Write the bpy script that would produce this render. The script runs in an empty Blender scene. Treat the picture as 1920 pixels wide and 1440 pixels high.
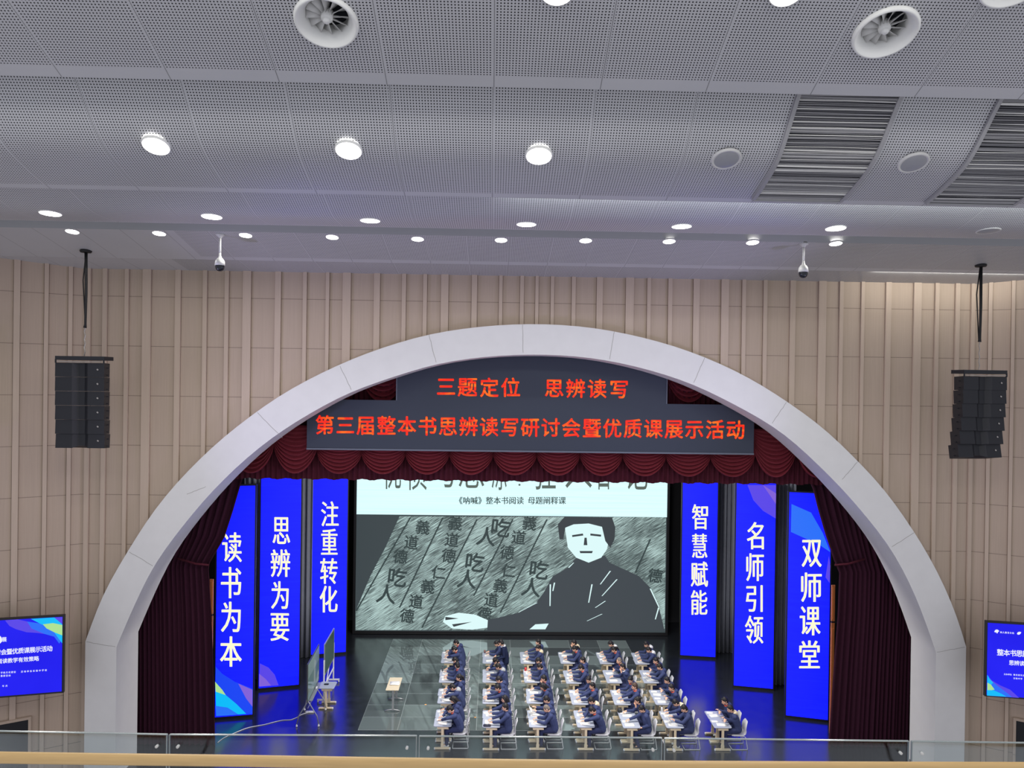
import bpy, math, random
from mathutils import Vector, Matrix, Euler
rnd = random.Random(7)
SC = bpy.context.scene
COL = SC.collection
R = math.radians

# ------------------------------------------------------------------ camera, world, light, exposure
CAM = Vector((0.0, 0.0, 11.6))                 # eye height above the stage floor
FPX, YAW, PITCH, ROLL = 1402.0, 0.0241, 0.0044, 0.0140
_cy, _sy, _cp, _sp = math.cos(YAW), math.sin(YAW), math.cos(PITCH), math.sin(PITCH)
FWD = Vector((_sy*_cp, _cy*_cp, -_sp)); _R0 = Vector((_cy, -_sy, 0)); _U0 = _R0.cross(FWD)
RGT = _R0*math.cos(ROLL) + _U0*math.sin(ROLL)
UPV = -_R0*math.sin(ROLL) + _U0*math.cos(ROLL)
cd = bpy.data.cameras.new('camera'); cam = bpy.data.objects.new('camera', cd); COL.objects.link(cam)
cd.sensor_width = 36.0; cd.lens = 36.0*FPX/1920.0; cd.clip_end = 200
cam.matrix_world = Matrix((( RGT.x, UPV.x, -FWD.x, CAM.x), (RGT.y, UPV.y, -FWD.y, CAM.y), (RGT.z, UPV.z, -FWD.z, CAM.z), (0,0,0,1)))
SC.camera = cam
SC.view_settings.view_transform = 'Standard'; SC.view_settings.look = 'None'
SC.view_settings.exposure = 0.0; SC.view_settings.gamma = 1.0; SC.view_settings.use_curve_mapping = False

W = bpy.data.worlds.new('world'); SC.world = W; W.use_nodes = True
bg = W.node_tree.nodes.get('Background') or W.node_tree.nodes.new('ShaderNodeBackground')
bg.inputs[0].default_value = (0.90, 0.91, 1.0, 1); bg.inputs[1].default_value = 0.70   # the rest of the lit hall behind the camera

def lamp(kind, loc, energy, color=(1,1,1), size=0.3, size_y=None, target=None, rot=None, parent=None, spot=None, name='light'):
    d = bpy.data.lights.new(name, kind); d.energy = energy; d.color = color
    o = bpy.data.objects.new(name, d); COL.objects.link(o); o.location = loc
    if kind == 'AREA':
        d.size = size
        if size_y: d.shape = 'RECTANGLE'; d.size_y = size_y
        else: d.shape = 'DISK'
    elif kind in ('POINT', 'SPOT'):
        d.shadow_soft_size = size
        if spot: d.spot_size = spot; d.spot_blend = 0.6
    if target is not None:
        o.rotation_euler = (Vector(target)-Vector(loc)).to_track_quat('-Z', 'Y').to_euler()
    if rot: o.rotation_euler = rot
    if parent: o.parent = parent
    return o

# hall ceiling lamps over the seats behind the frame, and the stage lights hung behind the valance
for x in (-9.0, -3.0, 3.0, 9.0):
    lamp('AREA', (x, 4.5, 17.6), 100, (1.0, 0.97, 0.93), 1.2, target=(x*0.9, 20, 4.0), name='hall_light')
for x in (-2.0, 1.5, 5.0):
    lamp('AREA', (x, 24.2, 10.6), 470, (1.0, 0.97, 0.93), 0.9, target=(x*0.9+0.6, 26.6, 0), name='stage_light')
for x in (0.0, 5.5):
    lamp('SPOT', (x*1.2-1, 8.6, 15.6), 2300, (1.0, 0.98, 0.95), 0.25, target=(x*0.8+1.0, 25.6, 0.4), spot=R(34), name='front_light')

for sx in (-1, 1):                               # added unseen lavender spots that tint the ceiling and arch
    lamp('SPOT', (sx*14.6, 14.5, 5.5), 1900, (0.56, 0.50, 1.0), 0.25, target=(-sx*3.0, 20.2, 14.6), spot=R(62), name='added_tint_light')
    lamp('SPOT', (sx*14.0, 13.0, 3.0), 1300, (0.80, 0.62, 1.0), 0.25, target=(-sx*10.5, 21.8, 2.0), spot=R(60), name='added_tint_light')
SC.cycles.sample_clamp_indirect = 6.0

# ------------------------------------------------------------------ rays: a photo pixel and a known plane give a point
def ray(px, py):
    return (FWD*FPX + RGT*(px-960.0) - UPV*(py-720.0)).normalized()
def at(px, py, Y):
    d = ray(px, py); return CAM + d*((Y-CAM.y)/d.y)
def flr(px, py, z=0.0):
    d = ray(px, py); return CAM + d*((z-CAM.z)/d.z)
def hit(px, py, o, n):
    d = ray(px, py); return CAM + d*((Vector(o)-CAM).dot(n)/d.dot(n))

# ------------------------------------------------------------------ materials
def lin(r, g, b):
    return tuple(((c/255.0)/12.92 if c/255.0 <= 0.04045 else ((c/255.0+0.055)/1.055)**2.4) for c in (r, g, b))
MATS = {}
def nodes_of(name):
    m = bpy.data.materials.new(name); m.use_nodes = True
    nt = m.node_tree; b = nt.nodes.get('Principled BSDF'); MATS[name] = m
    return m, nt, b
def NN(nt, t, **kw):
    n = nt.nodes.new(t)
    for k, v in kw.items(): setattr(n, k, v)
    return n
def math_n(nt, op, a, b=None, c=None):
    n = NN(nt, 'ShaderNodeMath', operation=op)
    for i, v in enumerate((a, b, c)):
        if v is None: continue
        if isinstance(v, (int, float)): n.inputs[i].default_value = v
        else: nt.links.new(v, n.inputs[i])
    return n.outputs[0]
def mix_col(nt, fac, a, b):
    n = NN(nt, 'ShaderNodeMix', data_type='RGBA')
    for i, v in ((0, fac), (6, a), (7, b)):
        if isinstance(v, (int, float)): n.inputs[i].default_value = v
        elif isinstance(v, tuple): n.inputs[i].default_value = (*v, 1)
        else: nt.links.new(v, n.inputs[i])
    return n.outputs[2]
def mat(name, col, rough=0.6, metal=0.0, noise=0.06, scale=8.0, spec=0.5, stretch=None, bump=0.0):
    if name in MATS: return MATS[name]
    m, nt, b = nodes_of(name)
    tc = NN(nt, 'ShaderNodeTexCoord'); mp = NN(nt, 'ShaderNodeMapping')
    if stretch: mp.inputs['Scale'].default_value = stretch
    nz = NN(nt, 'ShaderNodeTexNoise'); nz.inputs['Scale'].default_value = scale; nz.inputs['Detail'].default_value = 4
    nt.links.new(tc.outputs['Object'], mp.inputs[0]); nt.links.new(mp.outputs[0], nz.inputs['Vector'])
    hi = tuple(min(1, c*(1+noise)) for c in col); lo = tuple(c*(1-noise) for c in col)
    nt.links.new(mix_col(nt, nz.outputs[0], lo, hi), b.inputs['Base Color'])
    b.inputs['Roughness'].default_value = rough; b.inputs['Metallic'].default_value = metal
    b.inputs['Specular IOR Level'].default_value = spec
    if bump:
        bp = NN(nt, 'ShaderNodeBump'); bp.inputs['Strength'].default_value = bump; bp.inputs['Distance'].default_value = 0.02
        nt.links.new(nz.outputs[0], bp.inputs['Height']); nt.links.new(bp.outputs[0], b.inputs['Normal'])
    return m
def emit(name, col, strength=1.0, col2=None, scale=6.0, stretch=(1,1,1), lo=0.35, hi=0.65):
    if name in MATS: return MATS[name]
    m, nt, b = nodes_of(name)
    b.inputs['Base Color'].default_value = (0.01, 0.01, 0.012, 1); b.inputs['Roughness'].default_value = 0.5
    b.inputs['Specular IOR Level'].default_value = 0.2
    b.inputs['Emission Strength'].default_value = strength
    if col2:
        tc = NN(nt, 'ShaderNodeTexCoord'); mp = NN(nt, 'ShaderNodeMapping'); mp.inputs['Scale'].default_value = stretch
        nz = NN(nt, 'ShaderNodeTexNoise'); nz.inputs['Scale'].default_value = scale
        rp = NN(nt, 'ShaderNodeMapRange'); rp.inputs[1].default_value = lo; rp.inputs[2].default_value = hi
        nt.links.new(tc.outputs['Object'], mp.inputs[0]); nt.links.new(mp.outputs[0], nz.inputs['Vector'])
        nt.links.new(nz.outputs[0], rp.inputs[0])
        nt.links.new(mix_col(nt, rp.outputs[0], col, col2), b.inputs['Emission Color'])
    else:
        b.inputs['Emission Color'].default_value = (*col, 1)
    return m

# ------------------------------------------------------------------ mesh helpers
class MB:
    def __init__(s): s.v = []; s.f = []; s.m = []; s.uv = {}
    def add(s, verts, faces, mi=0):
        o = len(s.v); s.v += [tuple(p) for p in verts]
        for f in faces: s.f.append(tuple(i+o for i in f)); s.m.append(mi)
        return o
    def box(s, c, d, rot=None, mi=0):
        c = Vector(c); hx, hy, hz = d[0]/2, d[1]/2, d[2]/2
        P = [Vector((x, y, z)) for x in (-hx, hx) for y in (-hy, hy) for z in (-hz, hz)]
        if rot is not None: P = [rot @ p for p in P]
        s.add([p+c for p in P], [(0,1,3,2),(4,6,7,5),(0,4,5,1),(2,3,7,6),(0,2,6,4),(1,5,7,3)], mi)
        return s
    def rbox(s, c, d, r=0.01, mi=0, axis='z', n=3):
        # box with rounded vertical corners (about z) and flat caps
        hx, hy, hz = d[0]/2-r, d[1]/2-r, d[2]/2
        ring = []
        for k, (sx, sy) in enumerate(((1,1),(-1,1),(-1,-1),(1,-1))):
            for i in range(n+1):
                a = R(90*k + 90*i/n); ring.append((sx*hx+r*math.cos(a), sy*hy+r*math.sin(a)))
        N = len(ring); vs = []
        e = min(r*0.5, hz*0.5)
        for z, k in ((-hz, -e), (-hz+e, 0), (hz-e, 0), (hz, -e)):
            for (x, y) in ring:
                L = math.hypot(x, y) or 1
                vs.append((c[0]+x*(1+k/L), c[1]+y*(1+k/L), c[2]+z))
        fs = [tuple(range(N-1, -1, -1)), tuple(range(3*N, 4*N))]
        for q in range(3):
            for i in range(N):
                j = (i+1) % N; fs.append((q*N+i, q*N+j, (q+1)*N+j, (q+1)*N+i))
        s.add(vs, fs, mi); return s
    def tube(s, pts, r, n=8, mi=0, cap=True):
        pts = [Vector(p) for p in pts]; rs = r if isinstance(r, (list, tuple)) else [r]*len(pts)
        vs = []; prev = None
        for i, p in enumerate(pts):
            t = (pts[min(i+1, len(pts)-1)]-pts[max(i-1, 0)]).normalized()
            if prev is None: a = t.orthogonal().normalized()
            else: a = (prev - t*prev.dot(t)).normalized()
            prev = a; b = t.cross(a)
            for k in range(n):
                w = 2*math.pi*k/n; vs.append(p + (a*math.cos(w)+b*math.sin(w))*rs[i])
        fs = []
        for i in range(len(pts)-1):
            for k in range(n):
                j = (k+1) % n; fs.append((i*n+k, i*n+j, (i+1)*n+j, (i+1)*n+k))
        if cap: fs += [tuple(range(n-1, -1, -1)), tuple(range((len(pts)-1)*n, len(pts)*n))]
        s.add(vs, fs, mi); return s
    def lathe(s, prof, n=24, mat4=None, mi=0, close=False):
        vs = []
        for (r, z) in prof:
            for k in range(n):
                a = 2*math.pi*k/n; p = Vector((r*math.cos(a), r*math.sin(a), z)); vs.append(mat4 @ p if mat4 else p)
        fs = []
        for i in range(len(prof)-1):
            for k in range(n):
                j = (k+1) % n; fs.append((i*n+k, i*n+j, (i+1)*n+j, (i+1)*n+k))
        if close: fs += [tuple(range(n-1, -1, -1)), tuple(range((len(prof)-1)*n, len(prof)*n))]
        s.add(vs, fs, mi); return s
    def grid(s, P, mi=0):
        nr, nc = len(P), len(P[0])
        s.add([p for r_ in P for p in r_], [(i*nc+j, i*nc+j+1, (i+1)*nc+j+1, (i+1)*nc+j) for i in range(nr-1) for j in range(nc-1)], mi); return s
    def cone(s, a, b, ra, rb, n=10, mi=0):
        # capsule with two radii
        a, b = Vector(a), Vector(b); t = (b-a); L = t.length
        t = t.normalized() if L > 1e-6 else Vector((0,0,1))
        u = t.orthogonal().normalized(); w = t.cross(u); rings = []
        for k in range(1, 4): th = R(90*(1-k/3.0)); rings.append((a - t*ra*math.sin(th), ra*math.cos(th)))
        for k in range(0, 3): th = R(90*k/3.0); rings.append((b + t*rb*math.sin(th), rb*math.cos(th)))
        vs = [a-t*ra]
        for (c, r) in rings: vs += [c + (u*math.cos(2*math.pi*k/n)+w*math.sin(2*math.pi*k/n))*r for k in range(n)]
        vs.append(b+t*rb); m = len(rings); fs = []
        for k in range(n): fs.append((0, 1+(k+1) % n, 1+k))
        for i in range(m-1):
            for k in range(n):
                j = (k+1) % n; fs.append((1+i*n+k, 1+i*n+j, 1+(i+1)*n+j, 1+(i+1)*n+k))
        for k in range(n): fs.append((len(vs)-1, 1+(m-1)*n+k, 1+(m-1)*n+(k+1) % n))
        s.add(vs, fs, mi); return s
    def ell(s, c, rad, rot=None, n=12, m=8, mi=0):
        c = Vector(c); vs = []
        for i in range(m+1):
            th = math.pi*i/m
            for k in range(n):
                p = Vector((rad[0]*math.sin(th)*math.cos(2*math.pi*k/n), rad[1]*math.sin(th)*math.sin(2*math.pi*k/n), rad[2]*math.cos(th)))
                vs.append(c + (rot @ p if rot is not None else p))
        s.add(vs, [(i*n+k, (i+1)*n+k, (i+1)*n+(k+1) % n, i*n+(k+1) % n) for i in range(m) for k in range(n)], mi); return s
    def mesh(s, name, mats=(), smooth=False):
        me = bpy.data.meshes.new(name); me.from_pydata(s.v, [], s.f)
        for m in (mats if isinstance(mats, (list, tuple)) else [mats]): me.materials.append(m)
        me.polygons.foreach_set('material_index', s.m)
        me.polygons.foreach_set('use_smooth', [bool(smooth)]*len(s.f))
        me.update(); return me
def link(name, me, parent=None, loc=None):
    o = bpy.data.objects.new(name, me); COL.objects.link(o)
    if parent: o.parent = parent
    if loc is not None: o.location = loc
    return o
def obj(name, mb, mats, parent=None, smooth=False, loc=None):
    return link(name, mb.mesh(name, mats, smooth), parent, loc)
def tag(o, label, cat, group=None, kind=None):
    n = len(label.split())
    assert 4 <= n <= 16, (n, label)
    o['label'] = label; o['category'] = cat
    if group: o['group'] = group
    if kind: o['kind'] = kind
    return o
def thing(name, label, cat, loc=(0,0,0), rotz=0.0, group=None):
    o = bpy.data.objects.new(name, None); COL.objects.link(o); o.location = loc; o.rotation_euler = (0, 0, rotz); o.empty_display_size = 0.2
    return tag(o, label, cat, group)
def struct(name, mb, mats, smooth=False, parent=None):
    o = obj(name, mb, mats, parent, smooth)
    if not parent: o['kind'] = 'structure'
    return o
def copy_tree(o, parent=None):
    c = o.copy(); COL.objects.link(c)
    if parent: c.parent = parent
    for ch in o.children:
        copy_tree(ch, c)
    return c
def baked(mb, voxel, smooth=2, ratio=1.0, name='m', mats=()):
    # one continuous skin grown over overlapping volumes
    me = mb.mesh(name); o = link(name, me)
    md = o.modifiers.new('r', 'REMESH'); md.mode = 'VOXEL'; md.voxel_size = voxel
    if smooth: sm = o.modifiers.new('s', 'SMOOTH'); sm.iterations = smooth; sm.factor = 0.5
    if ratio < 1: dm = o.modifiers.new('d', 'DECIMATE'); dm.ratio = ratio
    dg = bpy.context.evaluated_depsgraph_get(); out = bpy.data.meshes.new_from_object(o.evaluated_get(dg))
    bpy.data.objects.remove(o); bpy.data.meshes.remove(me)
    out.name = name; out.materials.clear()
    for m in (mats if isinstance(mats, (list, tuple)) else [mats]): out.materials.append(m)
    out.polygons.foreach_set('use_smooth', [True]*len(out.polygons)); out.update()
    return out
GLY = {}
def glyph(ch):
    # outline of one character as flat triangles: (verts, faces, bbox), em square 1 x 1
    if ch in GLY: return GLY[ch]
    cu = bpy.data.curves.new('g', 'FONT'); cu.body = ch; cu.size = 1.0; cu.resolution_u = 3
    o = bpy.data.objects.new('g', cu); COL.objects.link(o)
    dg = bpy.context.evaluated_depsgraph_get(); me = bpy.data.meshes.new_from_object(o.evaluated_get(dg))
    v = [(p.co.x, p.co.y) for p in me.vertices]; f = [tuple(p.vertices) for p in me.polygons]
    bpy.data.objects.remove(o); bpy.data.curves.remove(cu); bpy.data.meshes.remove(me)
    if v: bb = (min(p[0] for p in v), min(p[1] for p in v), max(p[0] for p in v), max(p[1] for p in v))
    else: bb = (0, 0, 1, 1)
    GLY[ch] = (v, f, bb); return GLY[ch]
def put_glyph(mb, ch, O, U, V, box='bbox', bold=((0,0),), mi=0):
    # O lower left corner, U / V full width and height vectors of the cell; bold = shifts (in cell units) that thicken the strokes
    v, f, bb = glyph(ch)
    if not v: return
    x0, y0, x1, y1 = bb if box == 'bbox' else (0.0, -0.14, 1.0, 0.86)
    N = Vector(U).cross(Vector(V)).normalized()
    for k, (dx, dy) in enumerate(bold):
        P = [Vector(O) + Vector(U)*((p[0]-x0)/(x1-x0)+dx) + Vector(V)*((p[1]-y0)/(y1-y0)+dy) + N*(0.0004*k) for p in v]
        mb.add(P, f, mi)
BOLD4 = ((0,0),(0.02,0),(-0.02,0),(0,0.02),(0,-0.02))
BOLDX = ((0,0),(0.022,0),(-0.022,0),(0.0,0.008))
# ------------------------------------------------------------------ setting: arch, walls, ceiling, floors, stage box
YA, YB, YW = 21.63, 22.94, 21.90                # arch front, arch back, wall face
OUT = [(160,1203),(193,1111),(240,1033),(282,964),(311,929),(332,903),(387,848),(428,811),(481,772),(524.5,740),(577,712),(635,683),
       (708,654),(804,625.5),(897,612),(980,606.5),(1070,609),(1152,620),(1254,644.5),(1321,669),(1365.6,688),(1430,722),(1475.5,753),
       (1543,799.5),(1609,865),(1640,897),(1662,921),(1715,998),(1739,1036),(1772,1100),(1800.5,1170),(1811.5,1213)]
INN = [(218.5,1213),(232,1180),(253.8,1130),(286.7,1060),(320,1015),(366.7,955.6),(400,918),(455,864),(514.6,816),(585,772),(658.8,733),
       (745,704),(816.5,681.5),(901,669),(980,664),(1070,666),(1143,675.5),(1222,694),(1299.5,719.5),(1363.7,751),(1446,795.6),(1490,829),
       (1552,889),(1583.5,920),(1640,987.5),(1670.7,1026.5),(1711,1102),(1740,1177.6),(1755,1223.5)]
def resample(P, n):
    L = [0.0]
    for a, b in zip(P, P[1:]): L.append(L[-1]+(b-a).length)
    out = []; k = 0
    for i in range(n):
        t = L[-1]*i/(n-1)
        while k < len(P)-2 and L[k+1] < t: k += 1
        f = (t-L[k])/max(1e-9, L[k+1]-L[k]); out.append(P[k].lerp(P[k+1], min(1, max(0, f))))
    return out
def smooth_open(P, it=3):
    for _ in range(it):
        P = [P[0]] + [P[i-1]*0.25+P[i]*0.5+P[i+1]*0.25 for i in range(1, len(P)-1)] + [P[-1]]
    return P
NA = 72
outer = smooth_open(resample([at(x, y, YA) for x, y in OUT], NA)); inner = smooth_open(resample([at(x, y, YA) for x, y in INN], NA))
def feet(P, xl, xr):
    return [Vector((xl, YA, -1.2))] + P + [Vector((xr, YA, -1.2))]
oc = feet(outer, outer[0].x, outer[-1].x); ic = feet(inner, inner[0].x, inner[-1].x)
bk = lambda p, y: Vector((p.x, y, p.z))
plaster = mat('cream_plaster', lin(222, 222, 221), 0.75, noise=0.05, scale=2.5, bump=0.05)
m = MB()
m.grid([oc, ic]); m.grid([ic, [bk(p, YB) for p in ic]]); m.grid([[bk(p, YW+0.15) for p in oc], oc]); m.grid([[bk(p, YB) for p in ic], [bk(p, YB) for p in oc]])
m.grid([[bk(p, YB) for p in oc], [bk(p, YW+0.15) for p in oc]])
arch = struct('proscenium_arch', m, [plaster], True)
md = arch.modifiers.new('e', 'EDGE_SPLIT'); md.split_angle = R(40)
# wandering joints between the plaster blocks
seam = mat('joint_grey', lin(150, 147, 142), 0.9)  # own darker grey of the joint lines
m = MB()
for (a, b) in (((349,927),(387,912)),((481,772),(531,822)),((637,685),(659,732)),((804,626),(818,681)),((980,607),(981,663)),((1152,620),(1143,675)),
               ((1322,669),(1300,719)),((1475.5,753),(1447,795)),((1609,865),(1578,900)),((1715,998),(1671,1026)),((241,1034),(288,1062)),((160,1203),(218,1213)),((1755,1223),(1811,1213))):
    A, B = at(*a, YA-0.003), at(*b, YA-0.003); A = A.lerp(B, 0.03); B = A.lerp(B, 0.97); t = (B-A).normalized(); w = Vector((-t.z, 0, t.x))*0.006
    row = [A.lerp(B, i/8)+w*(rnd.uniform(-1.6, 1.6) if 0 < i < 8 else 0) for i in range(9)]
    m.grid([[p+w*0.8 for p in row], [p-w*0.8 for p in row]])
obj('joints', m, [seam], arch)

mid = [(a+b)*0.5 for a, b in zip(outer, inner)]
def arch_z(x):
    if x <= mid[0].x or x >= mid[-1].x: return -1.2
    for a, b in zip(mid, mid[1:]):
        if a.x <= x <= b.x: return a.z+(b.z-a.z)*(x-a.x)/max(1e-6, b.x-a.x)
    return -1.2
# ceiling profile: (distance, height) read where each band crosses the middle of the picture
zc = lambda y, Y: at(960, y, Y).z
def crom(P, n=6):
    Q = [P[0]]+P+[P[-1]]; out = []
    for i in range(1, len(Q)-2):
        p0, p1, p2, p3 = Q[i-1:i+3]
        for k in range(n):
            t = k/n
            out.append(tuple(0.5*((2*p1[j])+(-p0[j]+p2[j])*t+(2*p0[j]-5*p1[j]+4*p2[j]-p3[j])*t*t+(-p0[j]+3*p1[j]-3*p2[j]+p3[j])*t**3) for j in (0, 1)))
    out.append(P[-1]); return out
z0 = zc(0, 9.2)
BANDS = [crom([(6.2, z0+1.25), (7.7, z0+0.62), (9.2, z0), (10.55, zc(164, 10.55))]),
         crom([(10.7, zc(150, 10.7)+0.10), (10.95, zc(175, 10.95)), (11.6, zc(280, 11.6)), (12.3, zc(337, 12.3)), (12.9, zc(371, 12.9))]),
         crom([(13.15, zc(352, 13.15)), (13.6, zc(379, 13.6)), (14.3, zc(413, 14.3)), (15.2, zc(430.5, 15.2))]),
         [(18.5, zc(444, 18.5)), (19.2, zc(463.5, 19.2)), (19.9, zc(482, 19.9)), (20.5, zc(497, 20.5))],
         [(20.5, zc(497, 20.5)+0.05), (22.1, zc(519, 21.9))]]
def ceil_z(y):
    for b in BANDS:
        if b[0][0] <= y <= b[-1][0]:
            for p, q in zip(b, b[1:]):
                if p[0] <= y <= q[0]: return p[1]+(q[1]-p[1])*(y-p[0])/(q[0]-p[0])
    return 15.0
def ceil_hit(px, py, k):
    # the point and the local slope where a ray meets ceiling band k
    b = BANDS[k]; best = None
    for p, q in zip(b, b[1:]):
        n = Vector((0, q[1]-p[1], -(q[0]-p[0]))); P = hit(px, py, (0, p[0], p[1]), n)
        if p[0]-1e-3 <= P.y <= q[0]+1e-3: best = (P, math.atan2(p[1]-q[1], q[0]-p[0])); break
    return best if best else (at(px, py, b[-1][0]), 0.2)

def perf_mat(name, base, lip0, length, pitch, seam_w, seam_off, solid=False, left_solid=None, rad=0.25):
    m_, nt, b = nodes_of(name)
    uv = NN(nt, 'ShaderNodeUVMap'); sp = NN(nt, 'ShaderNodeSeparateXYZ'); nt.links.new(uv.outputs[0], sp.inputs[0])
    u, v = sp.outputs[0], sp.outputs[1]
    fu = math_n(nt, 'SUBTRACT', math_n(nt, 'FRACT', math_n(nt, 'DIVIDE', u, pitch)), 0.5)
    fv = math_n(nt, 'SUBTRACT', math_n(nt, 'FRACT', math_n(nt, 'DIVIDE', v, pitch)), 0.5)
    d = math_n(nt, 'SQRT', math_n(nt, 'ADD', math_n(nt, 'MULTIPLY', fu, fu), math_n(nt, 'MULTIPLY', fv, fv)))
    hole = math_n(nt, 'LESS_THAN', d, rad)
    hole = math_n(nt, 'MULTIPLY', hole, math_n(nt, 'LESS_THAN', v, lip0))
    if left_solid is not None: hole = math_n(nt, 'MULTIPLY', hole, math_n(nt, 'GREATER_THAN', u, left_solid))
    su = math_n(nt, 'ABSOLUTE', math_n(nt, 'SUBTRACT', math_n(nt, 'FRACT', math_n(nt, 'ADD', math_n(nt, 'DIVIDE', math_n(nt, 'SUBTRACT', u, seam_off), seam_w), 0.5)), 0.5))
    near = math_n(nt, 'LESS_THAN', su, 0.020/seam_w)
    hole = math_n(nt, 'MULTIPLY', hole, math_n(nt, 'SUBTRACT', 1.0, near))
    sm = math_n(nt, 'LESS_THAN', su, 0.006/seam_w)
    nz = NN(nt, 'ShaderNodeTexNoise'); nz.inputs['Scale'].default_value = 0.7; nt.links.new(uv.outputs[0], nz.inputs['Vector'])
    c = mix_col(nt, nz.outputs[0], tuple(x*0.94 for x in base), tuple(x*1.06 for x in base))
    c = mix_col(nt, sm, c, tuple(x*0.45 for x in base)); c = mix_col(nt, hole, c, (0.012, 0.013, 0.016))
    nt.links.new(c, b.inputs['Base Color']); b.inputs['Roughness'].default_value = 0.40; b.inputs['Specular IOR Level'].default_value = 0.36
    return m_
GREY = lin(182, 183, 186)
sx1 = at(926, 162, 10.3).x; sx2 = at(924, 200, 10.9).x; sx4 = at(955, 470, 19.4).x
specs = [('ceiling', 0.22, 1.5, sx1, None), ('ceiling', 0.16, 1.5, sx2, None), ('ceiling', 0.05, 1.5, sx2, None), ('ceiling', 0.24, 1.06, sx4, at(350, 460, 19.3).x), ('ceiling', 0.0, 1.06, sx4, at(330, 505, 21).x)]
GRX = (at(1497, 190, 10.87).x, at(1688, 190, 10.87).x)
VENTS = ((612, 40), (1660, 60), (1905, -42))
for k, b in enumerate(BANDS):
    L = [0.0]
    for p, q in zip(b, b[1:]): L.append(L[-1]+math.hypot(q[0]-p[0], q[1]-p[1]))
    nm, lip, sw, so, ls = specs[k]
    M = perf_mat('perforated_panel_%d' % k, GREY, L[-1]-lip, L[-1], 0.0437, sw, so, left_solid=ls)
    mb = MB(); xs = (-24.0, 24.0)
    if k == 0:
        # finely divided, with round openings where the air vents sit
        fine = []
        for p, q in zip(b, b[1:]):
            n_ = max(1, int(math.hypot(q[0]-p[0], q[1]-p[1])/0.035)); fine += [(p[0]+(q[0]-p[0])*i/n_, p[1]+(q[1]-p[1])*i/n_) for i in range(n_)]
        b = fine+[b[-1]]; L = [0.0]
        for p, q in zip(b, b[1:]): L.append(L[-1]+math.hypot(q[0]-p[0], q[1]-p[1]))
        xs = [-24.0, -6.0]+[-6+0.035*i for i in range(1, 457)]+[24.0]
        vc = [ceil_hit(*v_, 0)[0] for v_ in VENTS]
        V_ = [Vector((x, p[0], p[1])) for p in b for x in xs]; nx = len(xs); F_ = []
        for i in range(len(b)-1):
            for j in range(nx-1):
                c_ = (V_[i*nx+j]+V_[(i+1)*nx+j+1])*0.5
                if xs[j+1]-xs[j] < 1 and any((c_-v_).length < 0.350 for v_ in vc): continue
                F_.append((i*nx+j, i*nx+j+1, (i+1)*nx+j+1, (i+1)*nx+j))
        mb.add(V_, F_)
    else: mb.grid([[Vector((x, p[0], p[1])) for x in xs] for p in b])
    nfront = len(mb.v); nxs = len(xs); xs = (-24.0, 24.0)
    # turned up rear edge, and a fascia in front of the fourth band
    e = b[-1]
    if k < 3: mb.grid([[Vector((x, e[0], e[1]+h)) for x in xs] for h in (0, 0.45)], 1); mb.grid([[Vector((x, p[0], p[1]+0.45)) for x in xs] for p in (b[-1], b[0])], 1)
    if k == 3: s = b[0]; mb.grid([[Vector((x, s[0], s[1]+h)) for x in xs] for h in (zc(424, 18.5)-s[1]+0.3, 0)], 1)
    plain = mat('ceiling_paint', GREY, 0.45, noise=0.03, scale=1.0)
    o = struct('ceiling', mb, [M, plain], True)
    es = o.modifiers.new('e', 'EDGE_SPLIT'); es.split_angle = R(35)
    me = o.data; uvl = me.uv_layers.new(name='UVMap')
    npp = nfront
    for li, lp in enumerate(me.loops):
        vi = lp.vertex_index
        if vi < npp: uvl.data[li].uv = (me.vertices[vi].co.x, L[vi//nxs])
mb = MB(); mb.box((0, 14.0, 18.6), (52, 18, 0.3)); struct('roof_slab', mb, [mat('dark_void', lin(40, 40, 42), 0.9)])

# walls: timber boards with proud battens
timber_m, nt, b = nodes_of('pale_timber_boards')
tc = NN(nt, 'ShaderNodeTexCoord'); mp = NN(nt, 'ShaderNodeMapping'); mp.inputs['Scale'].default_value = (34, 34, 0.9)
nz = NN(nt, 'ShaderNodeTexNoise'); nz.inputs['Scale'].default_value = 1.0; nz.inputs['Detail'].default_value = 5
nt.links.new(tc.outputs['Object'], mp.inputs[0]); nt.links.new(mp.outputs[0], nz.inputs['Vector'])
nz2 = NN(nt, 'ShaderNodeTexNoise'); nz2.inputs['Scale'].default_value = 0.5; nt.links.new(tc.outputs['Object'], nz2.inputs['Vector'])
sp = NN(nt, 'ShaderNodeSeparateXYZ'); nt.links.new(tc.outputs['Object'], sp.inputs[0])
zs0 = at(1500, 576.5, YW).z; zp = (at(1500, 576.5, YW).z-at(1500, 849.5, YW).z)/3
fz = math_n(nt, 'ABSOLUTE', math_n(nt, 'SUBTRACT', math_n(nt, 'FRACT', math_n(nt, 'ADD', math_n(nt, 'DIVIDE', math_n(nt, 'SUBTRACT', sp.outputs[2], zs0), zp), 0.5)), 0.5))
sl = math_n(nt, 'LESS_THAN', fz, 0.0060)
TB = lin(182, 164, 147)
c = mix_col(nt, nz.outputs[0], tuple(x*0.86 for x in TB), tuple(x*1.1 for x in TB)); c2 = mix_col(nt, nz2.outputs[0], tuple(x*0.95 for x in TB), tuple(x*1.05 for x in TB))
c = mix_col(nt, 0.35, c, c2); c = mix_col(nt, sl, c, tuple(x*0.50 for x in TB))
nt.links.new(c, b.inputs['Base Color']); b.inputs['Roughness'].default_value = 0.62; b.inputs['Specular IOR Level'].default_value = 0.3
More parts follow.
